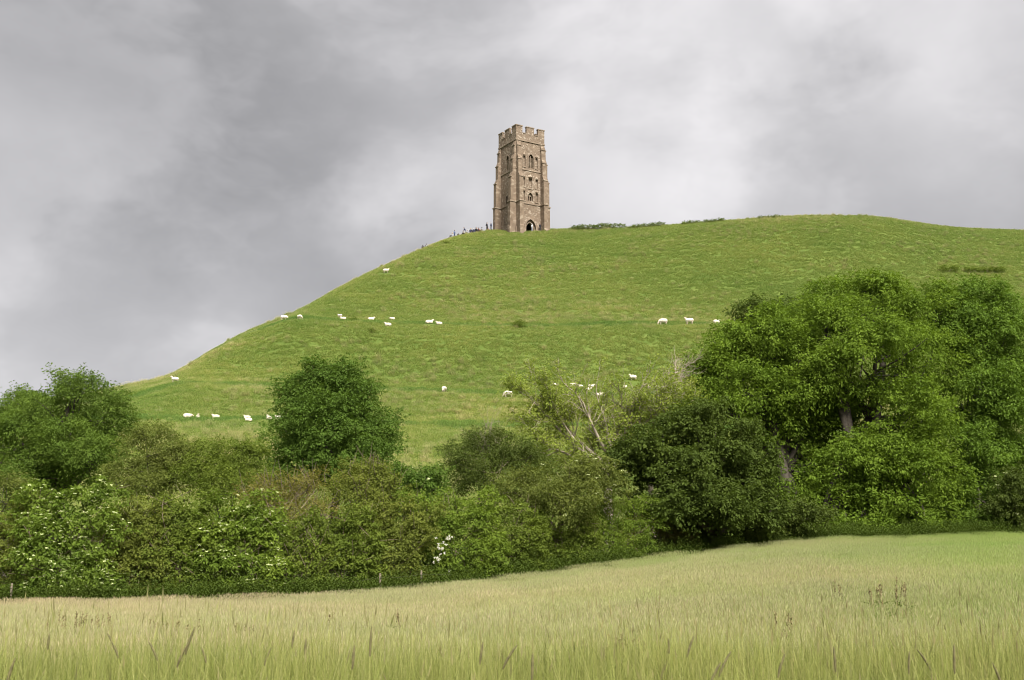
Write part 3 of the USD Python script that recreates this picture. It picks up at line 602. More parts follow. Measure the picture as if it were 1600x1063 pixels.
plant('elder_bush', 'fresh green elder with a few white heads beside the pale gap in the slope', 'shrub', 53, [(640, 755, 35, 25), (670, 760, 34, 26), (615, 745, 20, 15), (655, 780, 40, 25)],
      L['maple'], M['twig'], trunks=3, trunk_r=.06, leaf=(.13, .07), per_m2=7, gap=.33, flowers=(16, .2, .09))
plant('blackthorn_bush', 'dark blackthorn topped by grey dead twigs, left of the sparse tree', 'shrub', 56, [(745, 715, 45, 32), (790, 710, 40, 28), (720, 740, 40, 32), (775, 740, 55, 32, -1), (830, 730, 45, 28), (760, 690, 35, 20)],
      L['dark'], M['twig'], trunks=4, trunk_r=.07, leaf=(.10, .055), per_m2=8, gap=.34, lump=.7)
plant('bramble_bush', 'glossy mixed bush with small white blossom under the sparse tree', 'shrub', 50, [(850, 765, 50, 35), (905, 755, 48, 35), (800, 775, 40, 28), (880, 785, 60, 30, -1), (935, 760, 35, 45), (900, 735, 30, 22)],
      L['grey'], M['twig'], trunks=4, trunk_r=.06, leaf=(.11, .06), per_m2=7.5, gap=.33, flowers=(34, -.1, .07), lump=.6)
plant('thicket_bush', 'dark understorey bush in the shade beneath the ash group', 'shrub', 68.5, [(1240, 770, 55, 50), (1180, 780, 50, 40), (1310, 800, 60, 35), (1390, 800, 60, 35), (1470, 800, 60, 40), (1545, 810, 60, 30), (1130, 790, 50, 40)],
      L['dark'], M['bark'], trunks=6, trunk_r=.07, leaf=(.18, .11), per_m2=2.8, gap=.25)
plant('thicket_bush', 'black-shaded undergrowth beneath the low dark sycamore', 'shrub', 56, [(1040, 815, 50, 32), (1110, 815, 60, 34), (1180, 815, 55, 36), (1000, 800, 32, 34), (1240, 815, 50, 30)],
      L['dark'], M['bark'], trunks=5, trunk_r=.07, leaf=(.14, .09), per_m2=5, gap=.25)
plant('elder_bush', 'dark elder with white flower heads at the far right edge under the ash', 'shrub', 62.5, [(1590, 765, 30, 32), (1610, 790, 40, 32), (1570, 795, 28, 24)],
      L['dark'], M['bark'], trunks=3, trunk_r=.06, leaf=(.14, .08), per_m2=6, gap=.33, flowers=(16, -.3, .11))
# --- sparse thorn tree and dead limbs
def grow(p, d, ln, r, depth, rng, tubes, tips, spread=.55, up=.12, split=(2, 4)):
    n = 5; pts = [p]; dd = d
    for i in range(n - 1):
        dd = unit(dd + rng.normal(size=3) * .16 + np.array([0, 0, up * .25])); pts.append(pts[-1] + dd * ln / (n - 1))
    pts = np.array(pts); tubes.append(tube(pts, np.linspace(r, r * .55, n), 6 if depth > 2 else 4))
    if depth <= 2: tips.extend([(q, dd) for q in pts[1:]])
    if depth == 0: return
    for k in range(rng.integers(*split)):
        f = rng.uniform(.35, 1); q = pts[int(round(f * (n - 1)))]
        grow(q, unit(dd + rng.normal(size=3) * spread), ln * rng.uniform(.6, .82), r * .55, depth - 1, rng, tubes, tips, spread, up, split)
    grow(pts[-1], dd, ln * .75, r * .55, depth - 1, rng, tubes, tips, spread, up, split)
def twiggy(name, label, cat_, px, py_base, Y, starts, mat, leafmat=None, leaf=(.09, .05), nleaf=5, rc=.13, parts=('trunk', 'crown'), split=(2, 4), prob=.7):
    rng = rng_of(label)
    u = u_of(px, 850); base = np.array([u * Y, Y, 0.0]); base[2] = float(H(base[0], base[1])) - .1
    t = thing(name, label, cat_, base)
    tubes, tips = [], []
    for (ax, ay, bx_, by_, r, depth, tail) in starts:        # limb from pixel a to pixel b, then it divides
        a, b = at(ax, ay, Y + rng.uniform(-.5, .5)), at(bx_, by_, Y + rng.uniform(-.8, .8))
        pts = bezier(a, (a + b) / 2 + rng.normal(size=3) * .2, b, 7); tubes.append(tube(pts, np.linspace(r, r * .5, 7), 7))
        d = unit(b - a)
        for q in pts[3:]:
            for _ in range(2): grow(q, unit(d + rng.normal(size=3) * .6), tail * rng.uniform(.5, 1), r * .32, depth - 1, rng, tubes, tips, split=split)
        grow(b, d, tail, r * .45, depth, rng, tubes, tips, split=split)
    loc = lambda m: (m[0] - base, m[1])
    tubes.insert(0, tube(np.array([base - [0, 0, .2], (base + at(starts[0][0], starts[0][1], Y)) / 2, at(starts[0][0], starts[0][1], Y)]), [starts[0][4] * 1.5, starts[0][4] * 1.3, starts[0][4]], 8))
    obj(parts[0], loc(cat(tubes)), mat, t)
    if leafmat is not None:
        tp = [x for x in tips if rng.random() < prob]
        C = np.array([q for q, d in tp]); N = unit(np.array([d for q, d in tp]) + np.array([0, 0, .6]))
        obj(parts[1], loc(spray(C, N, nleaf, rc, leaf, rng)), leafmat, t)
    return t
twiggy('thorn_tree', 'sparse half-bare thorn tree with tangled branches, sheep seen through it', 'tree', 950, 800, 60,
       [(950, 760, 955, 700, .20, 3, 1.5), (950, 730, 880, 660, .11, 3, 1.5), (955, 720, 915, 640, .10, 2, 1.4), (955, 720, 985, 640, .12, 2, 1.4), (960, 720, 1010, 660, .10, 3, 1.4), (940, 740, 860, 700, .10, 3, 1.4), (945, 735, 850, 645, .09, 3, 1.2), (955, 715, 942, 645, .09, 2, 1.3), (955, 720, 968, 650, .08, 2, 1.2), (960, 715, 1040, 655, .09, 3, 1.2), (960, 730, 1020, 700, .1, 3, 1.2), (900, 690, 862, 628, .06, 2, .9)],
       M['grey_bark'], L['thorn'], leaf=(.12, .07), nleaf=7, rc=.2, prob=.8)
twiggy('dead_tree', 'bare dead grey tree leaning between the sparse thorn and the ash group', 'tree', 1020, 800, 61.5,
       [(1015, 720, 1035, 655, .13, 3, 1.1), (1032, 660, 1050, 610, .09, 3, 1.0), (1045, 630, 1060, 590, .06, 3, .9), (1030, 670, 1010, 630, .05, 2, .8)], M['grey_bark'])
twiggy('dead_shrub', 'pale upright dead twigs rising above the blackthorn', 'shrub', 762, 760, 56.5,
       [(755, 740, 757, 690, .035, 2, .9), (765, 740, 765, 685, .035, 2, .9), (775, 740, 778, 695, .03, 2, .8), (745, 740, 740, 700, .03, 2, .7)], M['grey_bark'], split=(1, 3), parts=('twigs', 'x'))
# --- the overgrown front hedge, bush by bush
HG = 'overgrown field hedge'
def hedge(label, mat, px0, px1, top, dY, name='hedge_bush', **kw):
    pc, w = (px0 + px1) / 2, (px1 - px0) / 2
    u = u_of(pc, 900); Yb = float(foot_Y(u)) + 1.9 + dY
    foot = 900 + (float(c_foot(u)[0]) * -1) * 0  # foot pixel from the ground itself
    g = np.array([u * Yb, Yb, float(H(u * Yb, Yb))]); rel = g - EYE
    foot = 531.5 - F * float(np.dot(rel, UPV)) / float(np.dot(rel, FWD))
    top = top + 9; rng = rng_of(label + 'x'); Hh = foot - top
    lobes = []
    for fy, ry, dd in ((.19, .20, .55), (.42, .20, -.05), (.66, .20, -.35), (.89, .17, -.4)):
        for fx in (-.72, 0.0, .72):
            lobes.append((pc + (fx + rng.uniform(-.12, .12)) * w, top + (fy + rng.uniform(-.03, .03)) * Hh, w * .56, ry * Hh, dd, .75 * 34 / w))
    o = dict(trunks=4, trunk_r=.05, leaf=(.105, .06), per_m2=13, nleaf=26, rc=.15, gap=.26, lump=.4, twigs=50, inner=.8, bare=40, back=.3, nsub=7)
    o.update(kw)
    return plant(name, label, 'shrub', Yb, lobes, mat, M['twig'], pc, **o)
hedge('olive-yellow bush at the extreme left of the hedge', L['olive'], -70, 45, 785, 0)
hedge('flowering elder in the hedge near the left edge, lime topped with many white heads', L['elder'], 35, 172, 750, -.7, 'elder_bush', leaf=(.13, .07), flowers=(480, .12, .055), gap=.36, lump=.4, per_m2=8.5)
hedge('brownish hawthorn right beside the big flowering elder', L['olive'], 158, 258, 778, 0, bare=70)
hedge('mid green bush with a feathery top between hawthorn and second elder', L['hedge'], 240, 335, 768, 0, bare=40)
hedge('second elder in the hedge, cream flower heads along its rounded top', L['lime'], 312, 425, 766, -.3, 'elder_bush', leaf=(.12, .065), flowers=(300, .35, .055))
hedge('thin twiggy grey-brown bush right of the second elder', L['hedge'], 410, 495, 795, 0, bare=140, gap=.4)
hedge('dull green bush under the rusty hawthorn', L['hedge'], 485, 585, 785, 0)
hedge('tall olive bush behind the first of the two close fence posts', L['olive'], 560, 665, 772, .2)
hedge('domed yellow-green bush at mid hedge, its front hung with white roses', L['lime'], 640, 770, 757, -.1, 'rose_bush')
hedge('dark leafy bush following the domed yellow-green one', L['hedge'], 745, 850, 782, 0)
hedge('green bush below the blossoming bramble', L['hedge'], 830, 925, 788, .2)
hedge('bright willowy bush before the dark sycamore', L['lime'], 900, 1010, 768, -.2, leaf=(.12, .04), lump=.6)
hedge('brown shaded bush at the hedge end beside the sycamore', L['brown'], 985, 1075, 805, .3, gap=.36)
plant('sallow_bush', 'pale grey-green bush peeping over the hedge at the left edge', 'shrub', 47, [(10, 770, 35, 26), (-20, 775, 35, 30), (35, 785, 25, 18)], L['grey'], M['bark'], trunks=3, trunk_r=.06, leaf=(.11, .055), per_m2=7.5, gap=.36)
def rose_cluster(label, px, py, n, r):
    rng = rng_of(label); u = u_of(px, py); Yb = float(foot_Y(u)) + .55
    c = at(px, py, Yb); s = px_scale(c); P = c + rng.normal(size=(n, 3)) * np.array([r * s, .15, r * s * 1.1])
    vs = []
    for q in P:
        k = 6; vs.append(leaf_mesh(q + rng.normal(size=(k, 3)) * .02, unit(np.array([0, -1, .5]) + rng.normal(size=(k, 3)) * .5), rng.normal(size=(k, 3)), np.full(k, .05), np.full(k, .045)))
    return cat(vs)
rb = [p for p in stage.GetPrimAtPath('/World').GetChildren() if p.GetName() == 'rose_bush'][0]
org = np.array(UsdGeom.Xformable(rb).GetLocalTransformation().ExtractTranslation())
rm = cat([rose_cluster('a', 690, 850, 17, 9), rose_cluster('b', 683, 872, 7, 4), rose_cluster('c', 700, 905, 3, 5)])
obj('roses', (rm[0] - org, rm[1]), M['rose'], rb)

# ridge and slope scrub
def scrub(label, px, py, w, hgt, mat=None, name='scrub_bush', dy=0.0):
    g = on_ground(px, py + 1.0) if dy == 0 else None
    if g is None:
        u = u_of(px, py); Yg = float(sky_Y(u)) - 2.5 + dy * .3; g = np.array([u * Yg, Yg, float(H(u * Yg, Yg))])
    rng = rng_of(label); s = px_scale(g); wm, hm = w * s / 2, hgt * s
    t = thing(name, label, 'shrub', g)
    lob = []
    k = max(1, int(round(w / max(hgt, 4) / 1.2)))
    for i in range(k):
        x = 0 if k == 1 else (-1 + 2 * i / (k - 1)) * wm * .8
        xx = g[0] + x; zz = float(H(xx, g[1] + rng.uniform(-.2, .2)))
        lob.append((np.array([xx, g[1], zz + hm * .42 * rng.uniform(.45, 1.3)]), np.array([wm / k * rng.uniform(1.0, 1.7), max(.5, min(1.5, hm)), hm * rng.uniform(.4, .65)])))
    C, N = clusters(lob, 9, rng, .2, .4, 1.0)
    obj('foliage', (lambda m: (m[0] - g, m[1]))(spray(C, N, 14, .16, (.16, .1), rng)), mat or L['hedge'], t)
    st = [limb(g - [0, 0, .1], c, .05, .02, rng) for c, r in lob]
    obj('stems', (lambda m: (m[0] - g, m[1]))(cat(st)), M['twig'], t)
for a in [('long dark bramble thicket on the skyline just right of the tower', 935, 356, 92, 8, None, 'scrub_bush', 3), ('lower bramble thicket following the long one on the skyline', 1012, 353, 62, 6, None, 'scrub_bush', 3),
          ('small scrub bush on the skyline where the ridge starts to rise', 1080, 349, 26, 5, None, 'scrub_bush', 2.5), ('flat scrub bush on the rising skyline', 1116, 347, 34, 5, None, 'scrub_bush', 2.5), ('last scrub bush on the skyline near the ridge top', 1203, 341, 40, 4, None, 'scrub_bush', 2.5),
          ('lone dark bush on the upper sheep terrace in mid slope', 811, 511, 14, 9), ('dark rush clump high on the slope above the right ash', 1482, 424, 20, 8), ('long dark rush bank high on the slope at right', 1538, 425, 62, 8),
          ('tiny dark bush on the terrace beside the two close lambs', 551, 500, 9, 6), ('small thistle bush below the terrace sheep', 581, 520, 5, 8), ('small dark tuft just below the people on the brow', 697, 380, 8, 4)]:
    scrub(*a)

# ------------------------------------------------------------------ sheep
def ball(p, r, n=10): return m3.Manifold.sphere(r, n).translate(tuple(map(float, p)))
def bone(a, ra, b, rb, n=10): return m3.Manifold.batch_hull([ball(a, ra, n), ball(b, rb, n)])
def fuse(bones, edge=.05, it=6):
    m = bones[0]
    for b in bones[1:]: m = m + b
    m = m.refine_to_length(edge).to_mesh()
    t = trimesh.Trimesh(m.vert_properties[:, :3], m.tri_verts, process=True)
    trimesh.smoothing.filter_taubin(t, .5, .53, it); return t
def puffed(t, amp, seed):
    v, f, n = meshkit.arrays(t, True); k = meshkit.fbm(v * 9, 2, seed)[:, None] - .4
    return v + n * k * amp, f
def sheep(label, pose, loc, rot, scale=1.0):
    X = lambda *a: np.array(a, float)
    lie = pose.startswith('lie'); dz = -.31 if lie else 0
    ch, md, rp = X(.30, 0, .57 + dz), X(0, 0, .59 + dz), X(-.36, 0, .58 + dz)
    if pose == 'graze': nk, hd, mz = X(.52, .02, .50), X(.68, .04, .24), X(.74, .05, .09)
    elif pose == 'lie_flat': nk, hd, mz = X(.48, .05, .36), X(.66, .1, .33), X(.80, .13, .24)
    else: nk, hd, mz = X(.45, 0, .78 + dz), X(.56, .03, .92 + dz), X(.72, .05, .85 + dz)
    b = [bone(ch, .22, md, .25, 14), bone(md, .25, rp, .22, 14), bone(ch, .19, nk, .12), bone(nk, .12, hd, .095), bone(hd, .09, mz, .05)]
    side = unit(np.cross(mz - hd, [0, 0, 1])) * 1.0
    for s in (-1, 1):
        e0 = hd + side * s * .07 + X(-.02, 0, .05); b.append(bone(e0, .028, e0 + side * s * .10 + X(-.02, 0, .0), .014, 8))
    for s in (-1, 1):
        if lie:
            b += [bone(X(.30, s * .14, .2), .08, X(.42, s * .16, .07), .05), bone(X(.42, s * .16, .07), .045, X(.24, s * .17, .04), .03),
                  bone(X(-.36, s * .16, .2), .12, X(-.16, s * .23, .10), .07), bone(X(-.16, s * .23, .08), .05, X(-.40, s * .24, .05), .035), bone(X(-.40, s * .24, .05), .035, X(-.22, s * .26, .03), .028)]
        else:
            o = .05 * s
            b += [bone(X(.29, s * .12, .45), .09, X(.30 + o, s * .12, .27), .05), bone(X(.30 + o, s * .12, .27), .045, X(.29 + o, s * .12, .05), .033), bone(X(.29 + o, s * .12, .03), .033, X(.33 + o, s * .12, .025), .028),
                  bone(X(-.36, s * .12, .50), .13, X(-.29 - o, s * .13, .37), .085), bone(X(-.29 - o, s * .13, .37), .075, X(-.44 - o, s * .12, .25), .042), bone(X(-.44 - o, s * .12, .25), .04, X(-.41 - o, s * .12, .05), .032), bone(X(-.41 - o, s * .12, .03), .033, X(-.37 - o, s * .12, .025), .028)]
    b.append(bone(rp + X(-.2, 0, .08), .05, rp + X(-.27, 0, -.12), .035))
    t = thing('sheep', label, 'sheep', loc, rot, None, scale)
    obj('body', fuse(b), M['sheep_skin'], t, smooth=True)
    fl = fuse([bone(ch, .26, md, .29, 14), bone(md, .29, rp, .265, 14), bone(ch, .225, nk, .15)], .05, 3)
    obj('fleece', puffed(fl, .07, 3), M['fleece'], t, smooth=True)
    return t
R_, L_ = 0.0, math.pi
FLOCK = [
 ('lone sheep highest on the hill, standing near the left skyline', 'stand', 603, 427, R_ + .2, 1.0),
 ('grazing sheep on the left skyline at the upper terrace end', 'graze', 444, 501, R_, 1.05),
 ('smaller grazing sheep a few steps right of the skyline one', 'graze', 468, 499, R_ - .6, .85),
 ('standing lamb just above a lying one on the upper terrace', 'stand', 531, 497, L_ - .5, .75),
 ('lying lamb tucked below the standing one on the upper terrace', 'lie', 536, 500, R_ + 2.9, .85),
 ('sheep lying with raised head facing right on the upper terrace', 'lie', 580, 501, R_, .95),
 ('lamb lying low on the terrace, only its back showing', 'lie_flat', 613, 500, L_ + .2, .75),
 ('sheep resting on its own just below the upper terrace', 'lie', 606, 510, L_ + .2, .95),
 ('long sheep stretched out on the terrace with its head up', 'lie', 671, 506, R_, 1.1),
 ('sheep lying at the right heel of the stretched-out one', 'lie', 686, 508, L_ + .3, .9),
 ('ewe grazing head down on the upper terrace, right half', 'graze', 1036, 508, L_, 1.25),
 ('big ewe standing and facing left on the upper terrace', 'stand', 1077, 507, L_, 1.2),
 ('small sheep lying right of the big ewe on the upper terrace', 'lie', 1120, 505, R_, 1.0),
 ('sheep with just its head past the ash leaves on the upper terrace', 'lie', 1153, 506, L_, 1.0),
 ('sheep standing alone at the left end of the middle terrace', 'stand', 273, 598, L_ + .5, .95),
 ('sheep lying flat, leftmost of the row on the lower terrace', 'lie_flat', 293, 653, R_, 1.1),
 ('sheep lying head-on, second of the lower terrace row', 'lie', 309, 654, -1.2, .9),
 ('sheep lying and facing left, third of the lower terrace row', 'lie', 337, 654, L_, .95),
 ('sheep lying behind its neighbour in the lower terrace pair', 'lie', 386, 655, L_, .85),
 ('sheep lying in front in the lower terrace pair', 'lie', 388, 659, L_ + .2, .9),
 ('sheep lying with raised head just left of the round-headed tree', 'lie', 420, 656, -1.9, .95),
 ('sheep half hidden by the left leaves of the round-headed tree', 'lie', 436, 656, L_, .95),
 ('sheep grazing towards the camera on the middle terrace', 'graze', 694, 613, -1.9, 1.0),
 ('ewe grazing leftwards alone in the middle of the slope', 'graze', 794, 621, L_, 1.1),
 ('sheep lying at the left tip of the sparse thorn tree', 'lie', 868, 604, L_, .85),
 ('sheep lying facing right above the sparse thorn tree', 'lie', 895, 604, R_, .85),
 ('small round lamb next to the sheep above the sparse thorn tree', 'lie', 907, 606, L_ + .5, .75),
 ('lying sheep at the back of the huddle above the thorn branches', 'lie', 924, 606, R_, .8),
 ('lying sheep at the front of the huddle above the thorn branches', 'lie', 920, 611, R_ + .4, .8),
 ('sheep seen low through the left thorn branches', 'lie', 937, 619, R_, .85),
 ('sheep standing above the middle of the sparse thorn tree', 'stand', 989, 595, L_ + .3, 1.0),
 ('lamb showing between thorn twigs under the standing sheep', 'lie', 977, 607, R_ + 1, .75),
 ('lamb lying left of the standing sheep by the dead tree', 'lie', 1016, 607, L_, .75),
 ('sheep standing just left of the bare dead tree', 'stand', 1030, 612, L_, 1.05),
 ('lamb pressed against the sheep by the bare dead tree', 'stand', 1036, 610, R_, .8),
 ('lamb lying below the sheep by the bare dead tree', 'lie', 1041, 619, R_, .8)]
protos = {}; SHEEP_AT = []
for lab, pose, px, py, rot, sc in FLOCK:
    g = on_ground(px, py, 95); g[2] += .03
    s_ = sc * (.68 if py > 640 else .80 if py > 585 else .86)
    SHEEP_AT.append(g.copy())
    if pose not in protos: protos[pose] = sheep(lab, pose, g, rot, s_)
    else: dup(protos[pose], g, rot, lab, None, s_)
    tag(stage.GetPrimAtPath('/World').GetChildren()[-1], group='sheep grazing and resting on the hill')

# ------------------------------------------------------------------ people
def cloth(name, col): return plain('cloth_' + name, col, rough=.9, var=.1)
CL = {k: cloth(k, v) for k, v in dict(black=(.016, .016, .02), navy=(.025, .03, .06), grey=(.2, .2, .22), pale=(.30, .30, .33), white=(.52, .52, .53), red=(.22, .08, .07), blue=(.08, .1, .18), olive=(.08, .075, .05), jeans=(.05, .065, .11)).items()}
SKIN = plain('skin', (.5, .33, .25), var=.08); HAIR = {k: plain('hair_' + k, v) for k, v in dict(dark=(.025, .018, .013), fair=(.28, .2, .11), grey=(.3, .29, .28)).items()}
def hand(w, d, up, s):
    """palm, four unequal curled fingers and a thumb leaving the side of the palm"""
    d = unit(np.asarray(d, float)); side = unit(np.cross(d, up)) * s; nrm = np.cross(side, d)
    b = [bone(w, .025, w + d * .09, .03, 8)]
    for k, ln in enumerate((.068, .078, .073, .055)):
        a = w + d * .09 + side * (.03 - .02 * k); m = a + d * ln * .55 + nrm * .008; b += [bone(w + d * .05, .018, a, .012, 6), bone(a, .0105, m, .009, 6), bone(m, .009, m + d * ln * .35 + nrm * .025, .008, 6)]
    t0 = w + d * .035 + side * .03; t1 = t0 + side * .03 + d * .03; b += [bone(t0, .014, t1, .011, 6), bone(t1, .011, t1 + d * .03 + nrm * .01, .009, 6)]
    return b
def person(label, loc, rot, pose, top, legs, hair='dark', sc=1.0):
    X = lambda *a: np.array(a, float)
    if pose in ('stand', 'lean', 'walk'):
        pel = X(0, 0, .93); lean = .28 if pose == 'lean' else .02
        che = pel + X(lean * .8, 0, .42); nk = che + X(lean * .35, 0, .13); hd = nk + X(.02 + lean * .25, 0, .16)
        st = .18 if pose == 'walk' else .04
        kn = [X(.03 + st * s * .7, s * .11, .50) for s in (-1, 1)]; an = [X(-.02 + st * s, s * .12, .08) for s in (-1, 1)]
    else:
        pel = X(0, 0, .13); che = X(-.06, 0, .52) if pose == 'sit' else X(.16, 0, .48); nk = che + X(.05, 0, .13); hd = nk + X(.05, 0, .15)
        kn = [X(.42, s * .13, .46) for s in (-1, 1)]; an = [X(.62, s * .14, .08) for s in (-1, 1)]
    hip = [pel + X(0, s * .09, -.02) for s in (-1, 1)]; sh = [che + X(0, s * .18, .06) for s in (-1, 1)]
    if pose in ('stand', 'walk'): el = [sh[i] + X(-.04 + .08 * s, s * .06, -.28) for i, s in enumerate((-1, 1))]; wr = [el[i] + X(.10, 0, -.24) for i in (0, 1)]
    elif pose == 'lean': el = [sh[i] + X(.12, s * .05, -.25) for i, s in enumerate((-1, 1))]; wr = [el[i] + X(.2, 0, -.14) for i in (0, 1)]
    else: el = [sh[i] + X(.16, s * .08, -.2) for i, s in enumerate((-1, 1))]; wr = [kn[i] + X(-.05, 0, .07) for i in (0, 1)]
    b = [bone(pel, .12, che, .13, 10), bone(che, .10, nk, .055, 8), bone(nk, .05, hd - X(0, 0, .06), .055, 8), bone(hd + X(-.01, 0, .03), .095, hd + X(.02, 0, -.06), .062, 12), bone(hd + X(.095, 0, .01), .012, hd + X(.11, 0, -.02), .016, 6),
         bone(hd + X(.075, -.02, -.065), .012, hd + X(.075, .02, -.065), .012, 6)]
    for s in (-1, 1): b += [ball(hd + X(.0, s * .088, 0), .022, 6), ball(hd + X(.083, s * .033, .02), .013, 6)]
    for i, s in enumerate((-1, 1)):
        b += [bone(che + X(0, s * .1, .05), .07, sh[i], .06, 8), bone(sh[i], .055, el[i], .042, 8), bone(el[i], .042, wr[i], .028, 8), bone(hip[i], .095, kn[i], .06, 8), bone(kn[i], .058, an[i], .04, 8), bone(an[i] + X(-.03, 0, -.03), .04, an[i] + X(.15, 0, -.045), .032, 8)]
        b += hand(wr[i], wr[i] - el[i], X(1, 0, .2), s)
    t = thing('person', label, 'person', loc, rot, 'visitors on the hilltop', sc)
    obj('body', fuse(b, .12, 1), SKIN, t, smooth=True)
    j = [bone(pel + X(0, 0, .02), .15, che, .155, 10), bone(che, .13, nk + X(0, 0, -.02), .075, 10)]
    for i, s in enumerate((-1, 1)): j += [bone(che + X(0, s * .1, .05), .095, sh[i], .078, 8), bone(sh[i], .074, el[i], .058, 8), bone(el[i], .058, wr[i], .042, 8)]
    obj('jacket', fuse(j, .12, 3), CL[top], t, smooth=True)
    tr = []
    for i, s in enumerate((-1, 1)): tr += [bone(pel + X(0, 0, .0), .135, hip[i], .115, 8), bone(hip[i], .112, kn[i], .076, 8), bone(kn[i], .074, an[i] + X(0, 0, .03), .058, 8)]
    obj('trousers', fuse(tr, .12, 3), CL[legs], t, smooth=True)
    for i in (0, 1): obj('shoe', fuse([bone(an[i] + X(-.03, 0, -.03), .05, an[i] + X(.16, 0, -.045), .04, 8)], .06, 1), CL['black'], t, smooth=True)
    obj('hair', bone(hd + X(-.02, 0, .045), .1, hd + X(-.045, 0, -.01), .088, 12), HAIR[hair], t, smooth=True)
    return t
def put(label, px, dY, rot, pose, top, legs, hair='dark', sc=1.05, Y=None):
    u = u_of(px, 358); Yg = Y or float(sky_Y(u)) - 1.0 + dY * .35
    person(label, (u * Yg, Yg, float(H(u * Yg, Yg))), rot, pose, top, legs, hair, sc)
put('person in black low on the left brow, apart from the others', 661, 3.5, 1.2, 'sit', 'black', 'black')
put('person in dark grey beside the black-clad one low on the brow', 666.5, 4.0, 2.0, 'sit', 'grey', 'jeans')
put('person in pale grey top at the left end of the hilltop group', 707, .8, 2.6, 'sit', 'pale', 'grey', 'fair', 1.2)
put('taller person in blue-grey standing second from the left of the group', 710.3, 2.0, 2.8, 'stand', 'blue', 'jeans', 'dark', .9)
put('person sitting low in olive between the left pair and the crouching one', 716, 1.5, 1.5, 'sit', 'olive', 'olive', 'dark', .8)
put('person in black crouching over on the skyline', 722, .5, 0.2, 'crouch', 'black', 'black')
put('person in navy leaning forward over the crouching one', 727.5, .8, 3.3, 'lean', 'navy', 'grey', 'dark', .95)
put('person in light grey clothes sitting behind the leaning one', 731.3, .6, 3.0, 'sit', 'pale', 'grey', 'grey', 1.15)
put('fair-haired person in navy with a bright sleeve, middle of the group', 735.5, .6, 1.0, 'sit', 'navy', 'black', 'fair', 1.35)
put('dark-clothed person sitting with a grey cap-like head of hair', 740, .5, 2.0, 'sit', 'navy', 'navy', 'grey', 1.2)
put('person all in black sitting upright toward the right of the group', 744, .5, -1.0, 'sit', 'black', 'black', 'dark', 1.35)
put('person in dark red-brown next to the upright black one', 747.8, .5, 0.5, 'sit', 'red', 'black', 'dark', 1.15)
put('person in charcoal sitting last at the right of the seated group', 753, .5, 2.4, 'sit', 'grey', 'black', 'dark', 1.15)
put('tall person in black standing alone left of the tower foot', 760.7, .8, -.4, 'stand', 'black', 'black', 'dark', 1.12)
put('person bending down in a reddish coat by the tower foot', 763.6, 1.4, 2.7, 'crouch', 'red', 'olive', 'dark', 1.0)
put('grey-haired person in dark clothes standing against the tower buttress', 767.3, 1.0, 3.0, 'stand', 'navy', 'black', 'grey', 1.08)
def tower_pt(lx, ly): q = ctr + lx * ex + ly * ey; return q
for lab, lx, ly, rot, top, legs, hr in (('person in white standing in the pointed tower doorway', .1, -h - .45, 0.9, 'white', 'pale', 'grey'), ('person in black standing in the shade right of the tower door', 2.15, -h - .55, -.6, 'black', 'black', 'dark')):
    q = tower_pt(lx, ly); person(lab, (q[0], q[1], float(H(q[0], q[1]))), rot, 'stand', top, legs, hr, 1.02)

# ------------------------------------------------------------------ fence at the hedge foot
posts = []
for lab, px, lean in (('weathered fence post half hidden in nettles at the far left', 17, .02), ('left of the two close weathered fence posts below mid hedge', 595, -.03), ('right of the two close weathered fence posts below mid hedge', 657, .02)):
    u = u_of(px, 920); Yp = float(foot_Y(u)) - .05; g = np.array([u * Yp, Yp, float(H(u * Yp, Yp))]); posts.append(g)
    t = thing('fence_post', lab, 'post', g)
    pm = m3.Manifold.cylinder(1.3, .045, .04, 9).translate((0, 0, -.2)) + m3.Manifold.cylinder(.05, .04, .025, 9).translate((0, 0, 1.1))
    obj('post', pm.rotate((0, math.degrees(lean), 0)), M['wood'], t, smooth=40)
    for zz in (.4, .7, 1.0): obj('staple', bx(-.02, .02, -.075, -.035, zz - .01, zz + .01), M['wire'], t)
t = thing('wire_fence', 'thin rusty wire strands strung between the two close fence posts', 'fence')
for hz in (.4, .7, 1.0):
    a, b = posts[1], posts[2]; d_ = b - a
    pts = [a - d_ * .7 + [0, -.06, hz - .08], a + [0, -.06, hz]] + [a + d_ * f + [0, -.06, hz - .04 * math.sin(f * math.pi)] for f in (.3, .6)] + [b + [0, -.06, hz], b + d_ * .8 + [0, -.06, hz - .1]]
    obj('strand', tube(np.array(pts), .0028, 4), M['wire'], t)

